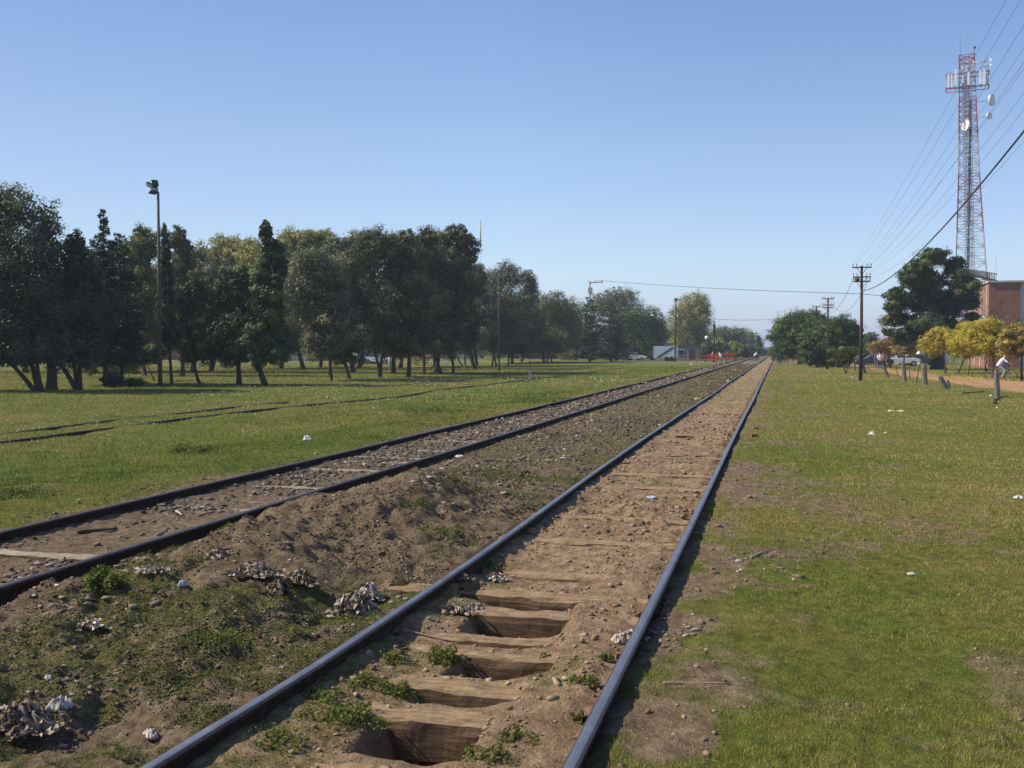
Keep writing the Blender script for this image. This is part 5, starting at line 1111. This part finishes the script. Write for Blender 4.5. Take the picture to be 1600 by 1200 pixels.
# ---- vehicles
CARB = {}
def car(label, px, d, rz, col, kind='car', py=None):
    q = P(px, YH, d); t = thing('parked_car' if kind == 'car' else kind, label, 'car' if kind == 'car' else kind.replace('_', ' '), (q[0], q[1], gz1(q[0], q[1])+(.05 if 149 < q[1] < 159 else 0)), rz, 'vehicles on the road')
    pm = M_('car paint %s' % str(col), col, .28, .1, .04, 2, 0, .01, .5)
    if kind == 'car': lo = [(-2.1, .35), (-2.12, .75), (-1.9, .92), (-1.2, .98), (1.0, .95), (1.8, .82), (2.1, .65), (2.12, .35)]; hi = [(-1.45, .98), (-1.05, 1.40), (.25, 1.42), (.95, .96)]
    elif kind == 'pickup': lo = [(-2.5, .5), (-2.5, 1.05), (-.5, 1.05), (1.2, 1.1), (2.2, 1.0), (2.5, .8), (2.5, .45)]; hi = [(-.6, 1.08), (-.5, 1.8), (.7, 1.82), (1.35, 1.1)]
    else: lo = [(-2.6, .4), (-2.6, 1.1), (1.8, 1.1), (2.4, .95), (2.5, .4)]; hi = [(-2.58, 1.1), (-2.5, 2.05), (1.0, 2.1), (1.85, 1.1)]
    body = MB().prism(lo, -.82, .82).build('body', pm, t); bv = body.modifiers.new('b', 'BEVEL'); bv.width = .06; bv.segments = 2
    n = len(hi); V = [(a, y*(.80 if z < 1.2 else .66), z) for y in (-1, 1) for a, z in hi]; cab = MB().add(V, [[0, 1, 2, 3][::-1], [4, 5, 6, 7]]+[(i, (i+1) % n, n+(i+1) % n, n+i) for i in range(n)]).build('cabin', pm, t)
    z0 = hi[0][1]+.06; z1 = hi[1][1]-.09; ax = hi[0][0]+.25; bx = hi[2][0]+.05
    for s in (-1, 1):
        for a, b_ in ((ax, (ax+bx)/2-.04), ((ax+bx)/2+.04, bx+.15)):
            MB().add([(a, s*.80, z0), (b_+.1, s*.80, z0), (b_-.05, s*.70, z1), (a+.12, s*.70, z1), (a, s*.74, z0), (b_+.1, s*.74, z0), (b_-.05, s*.64, z1), (a+.12, s*.64, z1)], [(0, 1, 2, 3), (4, 5, 6, 7), (0, 1, 5, 4), (1, 2, 6, 5), (2, 3, 7, 6), (3, 0, 4, 7)]).build('side_window', GLASS, t)
    f = hi[3]; g = hi[2]; MB().add([(f[0]-.02, -.66, f[1]+.06), (f[0]-.02, .66, f[1]+.06), (g[0]+.1, .58, g[1]-.06), (g[0]+.1, -.58, g[1]-.06), (f[0]+.03, -.66, f[1]+.06), (f[0]+.03, .66, f[1]+.06), (g[0]+.15, .58, g[1]-.06), (g[0]+.15, -.58, g[1]-.06)], [(0, 1, 2, 3), (4, 5, 6, 7), (0, 1, 5, 4), (1, 2, 6, 5), (2, 3, 7, 6), (3, 0, 4, 7)]).build('windscreen', GLASS, t)
    for sx in (-1.35, 1.35):
        for s in (-.78, .78):
            w_ = MB().tube([(sx, s-.1, .33), (sx, s+.1, .33)], .33, 16).build('wheel', BLACK, t); MB().tube([(sx, s-.11, .33), (sx, s+.11, .33)], .19, 12).build('rim', STEEL, w_)
    for s in (-.55, .55): MB().ball((lo[-1][0]-.02, s, .68), (.06, .16, .09), 8).build('headlight', LAMPG, t); MB().box((lo[0][0]-.005, s*1.15, .8), (.04, .2, .16)).build('tail_light', RPAINT, t)
    return t
car('white pickup seen between the eucalyptus trunks', 745, 240, .1, (.72, .72, .72), 'pickup')
car('pale grey car right of the thin rusty pole', 787, 235, .1, (.5, .52, .55)); car('silver car half behind the cedar trunks', 975, 190, math.pi, (.35, .38, .42)); car('white car left of the pale lamp post', 992, 182, 0, (.62, .64, .66))
car('white van among the trunks left of the forked eucalyptus', 570, 150, 1.2, (.7, .72, .75), 'van'); car('white car low behind the forked eucalyptus', 592, 148, 0, (.66, .66, .68)); car('red car under the trees left of the notice board', 1008, 186, 0, (.20, .03, .03))
car('pale car between trunks right of the white forked trunk', 822, 232, 0, (.6, .6, .62))
car('dark green car behind the rusty leaved tree', 1361, 128, .2, (.03, .045, .035)); car('bluish grey van right of the walking pair', 1392, 132, math.pi, (.20, .24, .26), 'van'); car('dark car before the white house', 1437, 124, 0, (.04, .05, .06)); car('dark blue car right of the telegraph pole', 1366, 118, math.pi, (.05, .06, .07))
car('yellow car behind the second telegraph pole', 1285, 128, 0, (.65, .33, .03))
# trailer
TRB = M_('pale blue trailer sheet', (.52, .60, .68), .5, .1, .1, 2, .1)
q = P(1040, YH, 172); t = thing('box_trailer', 'pale blue box trailer with a dark slanting stripe beside the notice board', 'trailer', (q[0], q[1], 0), .0)
MB().box((0, 0, 1.55), (3.9, 2.2, 2.1)).build('box', TRB, t)
MB().add([(-1.5, -1.13, .65), (-.9, -1.13, .65), (1.7, -1.13, 2.35), (1.1, -1.13, 2.35), (-1.5, -1.103, .65), (-.9, -1.103, .65), (1.7, -1.103, 2.35), (1.1, -1.103, 2.35)], [(0, 1, 2, 3), (4, 5, 6, 7), (0, 1, 5, 4), (1, 2, 6, 5), (2, 3, 7, 6), (3, 0, 4, 7)]).build('stripe', M_('dark green stripe', (.05, .08, .08), .6), t)
for s in (-1, 1):
    for x in (.3, 1.1): MB().tube([(x, s-.12, .4), (x, s+.12, .4)], .4, 16).build('wheel', BLACK, t)
MB().box((-2.4, 0, .6), (1.2, .12, .12)).build('drawbar', DARK, t); MB().box((1.98, 0, 1.5), (.06, 2.0, 1.9)).build('door', WPAINT, t)
# ---- houses
def house(label, px, d, w_, dp, h, wall, roofm, gable=1.2, rz=0, flat=False, wins=3, name='house', chimney=False):
    q = P(px, YH, d); t = thing(name, label, 'house', (q[0], q[1], -.05), rz, 'houses along the far road')
    MB().box((0, 0, h/2), (w_, dp, h)).build('wall', wall, t)
    if flat: r_ = MB().box((0, 0, h+.12), (w_+.3, dp+.3, .24)).build('roof', roofm, t)
    else: r_ = MB().prism([(-w_/2-.4, h), (w_/2+.4, h), (w_/2+.4, h+.15), (0, h+gable), (-w_/2-.4, h+.15)], -dp/2-.4, dp/2+.4).build('roof', roofm, t)
    if chimney: MB().box((w_*.25, 0, h+gable*.8), (.6, .6, 1.4)).build('chimney', wall, r_)
    n = wins+1
    for k in range(n):
        x = -w_/2+w_*(k+.5)/n
        if k == n//2:
            f = MB().box((x, -dp/2-.02, 1.02), (1.0, .07, 2.05)).build('door', DWOOD, t); MB().ball((x+.35, -dp/2-.08, 1.0), .05, 6).build('handle', STEEL, f)
        else:
            f = MB().box((x, -dp/2-.02, 1.5), (1.3, .07, 1.2)).build('window', WPAINT, t); MB().box((x, -dp/2-.07, 1.5), (1.1, .03, 1.0)).build('pane', GLASS, f)
    return t
PINK = M_('pinkish plaster', (.26, .20, .24), .9, 0, .2, 1, .2); BRW = M_('brown brick', (.19, .09, .06), .9, 0, .25, 3, .2); TILE = M_('dark tiles', (.12, .06, .045), .85, 0, .3, 8, .4); SHEETM = M_('grey roof sheet', (.30, .30, .31), .6, .2, .15, 4, .2)
CREAM = M_('cream plaster', (.50, .43, .32), .9, 0, .15, 1.5, .2)
house('low pinkish house right of the blue trailer', 1074, 196, 4.0, 5, 2.7, PINK, TILE, .7, 0, True, 1); house('greyish lilac house with dark roof behind the trailer', 1060, 206, 5.4, 6, 3.4, PINK, SHEETM, 1.2, 0, False, 1)
house('white house with a pointed gable left of the huge trunk', 1438, 140, 4.6, 6, 2.3, WPAINT, WPAINT, 1.3, .5, False, 1); house('small orange brick shed left of the huge trunk', 1455, 138, 2.4, 4, 2.0, BRICK, SHEETM, .5, 0, True, 1)
house('white walled house half hidden by the rusty leaved tree', 1405, 150, 5, 6, 3, WPAINT, TILE, 1.2, 0, False, 2)
for i, (px, w_, h, wm, lb) in enumerate([(10, 16, 3.4, BRW, 'long brown brick house at the far left behind the splayed trunks'), (150, 12, 3.2, CREAM, 'cream house glimpsed behind the fir trunks'), (300, 15, 3.0, BRW, 'brown house behind the round pine'), (440, 12, 3.4, CREAM, 'cream house behind the tallest pine'),
        (530, 10, 3.2, BRW, 'brown house behind the grey green tree'), (640, 14, 3.2, BRW, 'brown brick house behind the middle eucalypts'), (712, 8, 3.3, CREAM, 'cream house left of the white pickup'), (850, 14, 3.3, BRW, 'brown house behind the olive green tree'), (925, 10, 3.0, CREAM, 'cream house behind the cedars')]):
    house(lb, px, 172+8*(i % 3)+(40 if px > 600 else 0), w_, 7, h, wm, TILE, 1.3, .03*i, i % 2 == 0, 4, chimney=i % 3 == 0)
b, d = base_at(1598, 560, 130); house('pale blue walled kiosk behind the yellow trees at the right', 1560, 118, 5, 4, 2.6, TRB, SHEETM, .8, 0, True, 2)
car('white car parked behind the thick fence posts', 1408, 120, math.pi, (.66, .67, .68))
# embankment heap by the crossing
# ---- people
def person(label, loc, rz, joints, cols, hair=(.03, .02, .015), scale=1.0, name='person', cat='person', group=None):
    """joints: dict of world-local points; one voxel-remeshed body; colours by the nearest bone"""
    J = {k: Vector(v) for k, v in joints.items()}; B = []
    def bone(a, b_, ra, rb, m): B.append((J[a] if isinstance(a, str) else a, J[b_] if isinstance(b_, str) else b_, ra, rb, m))
    bone('pelvis', 'chest', .125, .14, 1); bone('chest', 'neck', .14, .065, 1)
    bone('neck', 'head', .05, .055, 0); bone('shL', 'shR', .06, .06, 1); bone('hipL', 'hipR', .10, .10, 2); bone('pelvis', 'hipL', .11, .1, 2)
    hd = J['head']; up = (J['head']-J['neck']).normalized(); fwd = Vector(joints.get('face', (1, 0, 0)))
    bone(hd, hd+up*.10, .082, .086, 0); bone(hd+fwd*.03-up*.02, hd+fwd*.055-up*.035, .045, .035, 0); bone(hd+fwd*.09+up*.02, hd+fwd*.105+up*.005, .014, .012, 0)
    sd_ = up.cross(fwd).normalized()
    for s in (-1, 1): bone(hd+sd_*s*.085+up*.02, hd+sd_*s*.09+up*.05, .014, .012, 0)
    for s in 'LR':
        bone('sh'+s, 'el'+s, .052, .042, 1); bone('el'+s, 'wr'+s, .038, .027, 0); bone('hip'+s, 'kn'+s, .088, .06, 2); bone('kn'+s, 'an'+s, .057, .04, 2)
        an = J['an'+s]; f2 = Vector(joints.get('toe'+s, (1, 0, 0))); bone(an-Vector((0, 0, .03))-f2*.04, an-Vector((0, 0, .045))+f2*.15, .042, .034, 3)
        w_ = J['wr'+s]; dv = (w_-J['el'+s]).normalized(); sv = dv.cross(Vector((0, 0, 1)));
        if sv.length < .1: sv = Vector((0, 1, 0))
        sv.normalize(); nv = dv.cross(sv); bone(w_, w_+dv*.07, .024, .030, 0)
        for k in range(4):
            o_ = w_+dv*.08+sv*(k-1.5)*.02; l_ = (.055, .07, .065, .05)[k]; e_ = o_+dv*l_*.6+nv*.008; bone(o_, e_, .0095, .009, 0); bone(e_, e_+dv*l_*.45+nv*.025, .009, .008, 0)
        o_ = w_+dv*.02+sv*.03; bone(o_, o_+dv*.035+sv*.03, .012, .011, 0); bone(o_+dv*.035+sv*.03, o_+dv*.065+sv*.035, .011, .009, 0)
    mb = MB()
    for a, b_, ra, rb, m in B:
        L_ = (b_-a); k = 5; mb.tube([a+L_*(i/k) for i in range(k+1)] if L_.length > 1e-4 else [a, a+Vector((0, 0, .01))], [ra+(rb-ra)*i/k for i in range(k+1)] if L_.length > 1e-4 else [ra, ra], 10); mb.ball(a, ra, 10); mb.ball(b_, rb, 10)
    tmp = mb.build('tmp', [], None); md_ = tmp.modifiers.new('r', 'REMESH'); md_.mode = 'VOXEL'; md_.voxel_size = .011; sm = tmp.modifiers.new('s', 'SMOOTH'); sm.iterations = 2; sm.factor = .4
    dg = bpy.context.evaluated_depsgraph_get(); me = bpy.data.meshes.new_from_object(tmp.evaluated_get(dg)); bpy.data.objects.remove(tmp)
    n = len(me.polygons); c = np.empty(n*3, np.float32); me.polygons.foreach_get('center', c); c = c.reshape(-1, 3); best = np.full(n, 9.); mi = np.zeros(n, np.int32)
    for a, b_, ra, rb, m in B:
        a_ = np.array(a); dv = np.array(b_)-a_; L2 = max(1e-8, (dv**2).sum()); tt = np.clip(((c-a_)@dv)/L2, 0, 1); dist = np.linalg.norm(c-a_-tt[:, None]*dv, axis=1)-(ra+(rb-ra)*tt)
        k = dist < best-.002; best[k] = dist[k]; mi[k] = m
    me.polygons.foreach_set('material_index', mi); me.polygons.foreach_set('use_smooth', np.ones(n, bool))
    t = thing(name, label, cat, loc, rz, group)
    ms = [M_('skin', (.38, .22, .15), .6, 0, .08, 6, 0)]+[M_('cloth %s' % str(cc), cc, .9, 0, .15, 7, .2) for cc in cols]
    for x in ms: me.materials.append(x)
    link('body', me, t, []); 
    hm = MB(); hm.ball(hd+up*.085-fwd*.018, (.094, .094, .082), 12); hm.build('hair', M_('hair %s' % str(hair), hair, .7, 0, .2, 20, .2), t)
    for s in (-1, 1): MB().ball(hd+fwd*.082+sd_*s*.03+up*.05, .010, 6).build('eye', BLACK, t)
    return t
def walk_j(st=.25, arm=.25, lean=.03):
    return dict(pelvis=(0, 0, .93), chest=(lean, 0, 1.25), neck=(lean*1.5, 0, 1.47), head=(lean*2+.02, 0, 1.57), shL=(lean, .18, 1.40), shR=(lean, -.18, 1.40), hipL=(0, .09, .90), hipR=(0, -.09, .90),
        knL=(st*.6+.03, .09, .50), anL=(st, .09, .09), knR=(-st*.25+.05, -.09, .48), anR=(-st, -.09, .12), elL=(-arm*.6, .24, 1.14), wrL=(-arm*.5+.1, .24, .90), elR=(arm*.3, -.24, 1.13), wrR=(arm*.9+.05, -.22, .92))
ANG = PSI
px_, dd = 1375, 97; q = P(px_, YH, dd); person('person in white shirt and dark trousers walking away on the orange path', (q[0], q[1], gz1(q[0], q[1])+.02), math.pi/2+.1, walk_j(), [(.78, .78, .80), (.05, .055, .08), (.04, .03, .03)], group='people in the park')
q = P(1381, YH, 98.5); person('person in reddish brown top walking beside the white shirt', (q[0], q[1], gz1(q[0], q[1])+.02), math.pi/2-.1, walk_j(-.22, -.2), [(.26, .10, .08), (.06, .05, .05), (.04, .03, .03)], group='people in the park')
q = P(1370.5, YH, 99.5); person('person in blue jacket walking on the left of the white shirt', (q[0], q[1], gz1(q[0], q[1])+.02), math.pi/2, walk_j(.18, .2), [(.10, .14, .30), (.12, .14, .22), (.04, .03, .03)], group='people in the park')
q = P(1541, YH, 88); person('person in dark clothes standing under the yellow trees', (q[0], q[1], gz1(q[0], q[1])), math.pi, walk_j(.08, .05), [(.04, .05, .08), (.03, .035, .05), (.02, .02, .02)], group='people in the park')
q = P(1127, YH, 143); person('person in white top bending by the left red barrier', (q[0], q[1], gz1(q[0], q[1])), 2.5, walk_j(.15, .2, .22), [(.75, .75, .75), (.30, .30, .33), (.1, .1, .1)], group='people at the crossing')
q = P(1113, YH, 158); person('person in pale clothes walking behind the red barriers', (q[0], q[1], gz1(q[0], q[1])+.05), 0, walk_j(.2, .2), [(.55, .57, .62), (.25, .26, .3), (.1, .1, .1)], group='people at the crossing')
q = P(1220, YH, 150); person('person in dark clothes standing by the motorcycle', (q[0]+1.1, q[1]+.8, gz1(q[0], q[1])+.05), -2, walk_j(.06, .05), [(.06, .06, .08), (.05, .05, .07), (.02, .02, .02)], group='people at the crossing')
def sit_j():
    return dict(pelvis=(-.12, 0, .95), chest=(.06, 0, 1.22), neck=(.18, 0, 1.40), head=(.26, 0, 1.49), shL=(.14, .17, 1.34), shR=(.14, -.17, 1.34), hipL=(-.10, .09, .93), hipR=(-.10, -.09, .93),
        knL=(.30, .10, .80), anL=(.16, .11, .42), knR=(.26, -.10, .62), anR=(.08, -.11, .22), elL=(.36, .22, 1.14), wrL=(.55, .22, 1.03), elR=(.36, -.22, 1.14), wrR=(.55, -.22, 1.03))
def bicycle(label, loc, rz, col, motor=False):
    t = thing('motorcycle' if motor else 'bicycle', label, 'motorcycle' if motor else 'bicycle', loc, rz); fm = M_('frame paint %s' % str(col), col, .4, .3, .1, 5, 0)
    R0 = .30 if motor else .33; tw = .05 if motor else .018
    for x in (-.52, .56 if not motor else .72):
        pts = [(x+R0*math.cos(a), 0, R0+R0*math.sin(a)) for a in np.linspace(0, 6.283, 25)]; w_ = MB().tube(pts, tw, 7, 0, False).build('wheel', BLACK, t)
        m2 = MB(); m2.tube([(x, -.05, R0), (x, .05, R0)], .04, 8)
        for a in np.linspace(0, 6.283, 13)[:-1]: m2.tube([(x, 0, R0), (x+R0*math.cos(a), 0, R0+R0*math.sin(a))], .004 if not motor else .012, 4)
        m2.build('spokes', STEEL, w_)
    m2 = MB(); xf = .56 if not motor else .72
    for a, b_, r in (((-.52, 0, R0), (-.08, 0, .28), .016), ((-.08, 0, .28), (-.2, 0, .85), .018), ((-.08, 0, .28), (.38, 0, .80), .02), ((-.2, 0, .80), (.36, 0, .88), .018), ((-.52, 0, R0), (-.19, 0, .78), .012), ((.36, 0, .95), (xf, 0, R0), .018)): m2.tube([a, b_], r*(1.6 if motor else 1), 6)
    if motor: m2.box((.05, 0, .42), (.42, .26, .30)); m2.ball((.12, 0, .80), (.28, .14, .13), 10); m2.tube([(.0, .14, .3), (-.7, .16, .35)], .045, 8)
    m2.build('frame', fm, t)
    MB().tube([(.30, -.28, 1.0), (.38, -.12, .99), (.38, .12, .99), (.30, .28, 1.0)], .014 if not motor else .02, 6).build('handlebar', DARK, t)
    MB().ball((-.2, 0, .87), (.14 if not motor else .30, .08 if not motor else .13, .04), 8).build('saddle', BLACK, t)
    if motor: MB().ball((.46, 0, .88), .09, 8).build('headlight', LAMPG, t); MB().box((-.62, 0, .62), (.35, .14, .04)).build('mudguard', fm, t)
    else: MB().tube([(-.08, -.12, .12), (-.08, -.12, .16), (-.08, 0, .28), (-.08, .12, .42)], .012, 5).build('pedals', DARK, t)
    return t
q = P(1564, YH, 60.5); lc = (q[0], q[1], gz1(q[0], q[1])); bicycle('bicycle ridden by the person in white beside the nearest fence post', lc, -.25, (.06, .07, .09))
person('person in white shirt and grey trousers riding a bicycle at the right', lc, -.25, sit_j(), [(.78, .78, .78), (.30, .33, .38), (.05, .05, .05)], group='people in the park')
q = P(1217, YH, 149); lc = (q[0], q[1], gz1(q[0], q[1])+.05); bicycle('dark motorcycle waiting at the crossing right of the line', lc, -1.2, (.03, .03, .05), True)
person('person in dark jacket sitting on the motorcycle', lc, -1.2, sit_j(), [(.04, .05, .09), (.03, .03, .05), (.02, .02, .02)], group='people at the crossing')
q = P(1180, YH, 152); lc = (q[0], q[1], .07); bicycle('bicycle under the white shirted rider crossing the rails', lc, .3, (.25, .06, .05)); person('person in white shirt cycling over the crossing', lc, .3, sit_j(), [(.80, .80, .80), (.10, .09, .09), (.05, .04, .04)], group='people at the crossing')
# air
hm_, nt, bs = new_mat('haze air'); nt.nodes.remove(bs); pv = nt.nodes.new('ShaderNodeVolumePrincipled'); pv.inputs['Color'].default_value = (.72, .82, 1, 1); pv.inputs['Density'].default_value = .0004; pv.inputs['Anisotropy'].default_value = .1
nt.links.new(pv.outputs[0], nt.nodes['Material Output'].inputs['Volume'])
hb = MB().box((0, 2200, 28), (7200, 5800, 62)).build('haze', hm_, None); tag(hb, kind='stuff')
# ================================================================ LIGHT, SKY, CAMERA
AZ = R_(-9); EL = R_(42)       # the sun stands square to the left of the line, a little behind
sd = Vector((-math.cos(EL)*math.cos(AZ), math.cos(EL)*math.sin(AZ), math.sin(EL)))
L = bpy.data.lights.new('sun', 'SUN'); L.energy = 4.6; L.angle = R_(.6); L.color = (1, .91, .77)
so = bpy.data.objects.new('sun', L); COL.objects.link(so); so.rotation_euler = (-sd).to_track_quat('-Z', 'Y').to_euler()
w = bpy.data.worlds.new('World'); sc.world = w; w.use_nodes = True; nt = w.node_tree
sky = nt.nodes.new('ShaderNodeTexSky'); sky.sky_type = 'NISHITA'; sky.sun_disc = False
sky.sun_elevation = EL; sky.sun_rotation = math.atan2(sd.x, sd.y)
sky.altitude = 0; sky.air_density = 1.0; sky.dust_density = .15; sky.ozone_density = 2.2
tc = nt.nodes.new('ShaderNodeTexCoord'); sx = nt.nodes.new('ShaderNodeSeparateXYZ'); nt.links.new(tc.outputs['Generated'], sx.inputs[0])
tint = ramp(nt, sx.outputs[2], [(0, (.68, .76, 1.12)), (.03, (.74, .79, 1.06)), (.078, (.91, .92, 1.02)), (.19, (.97, .96, 1.0)), (.33, (.89, .90, 1.03)), (.6, (.85, .88, 1.03))])
ml_ = nt.nodes.new('ShaderNodeMix'); ml_.data_type = 'RGBA'; ml_.blend_type = 'MULTIPLY'; ml_.inputs[0].default_value = 1
nt.links.new(sky.outputs[0], ml_.inputs[6]); nt.links.new(tint, ml_.inputs[7])
mpx = N(nt, 'ShaderNodeMapRange'); nt.links.new(sx.outputs[0], mpx.inputs[0]); mpx.inputs[1].default_value = -1; mpx.inputs[2].default_value = 1
m2_ = nt.nodes.new('ShaderNodeMix'); m2_.data_type = 'RGBA'; m2_.blend_type = 'MULTIPLY'; m2_.inputs[0].default_value = 1
nt.links.new(ml_.outputs[2], m2_.inputs[6]); nt.links.new(ramp(nt, mpx.outputs[0], [(0, (.75, .72, .74)), (.165, (.81, .79, .80)), (.37, (1, 1, 1)), (.6, (.93, .93, .97))]), m2_.inputs[7])
bg = nt.nodes['Background']; nt.links.new(m2_.outputs[2], bg.inputs[0]); bg.inputs[1].default_value = .115
cam = bpy.data.cameras.new('camera'); cam.sensor_width = 36; cam.lens = FPX/1600*36; cam.clip_end = 9000; cam.clip_start = .1
co = bpy.data.objects.new('camera', cam); COL.objects.link(co); co.location = (0, 0, HCAM)
co.rotation_euler = (math.pi/2-PITCH, 0, PSI); sc.camera = co
sc.view_settings.view_transform = 'Standard'; sc.view_settings.look = 'None'; sc.view_settings.exposure = .5; sc.view_settings.gamma = 1
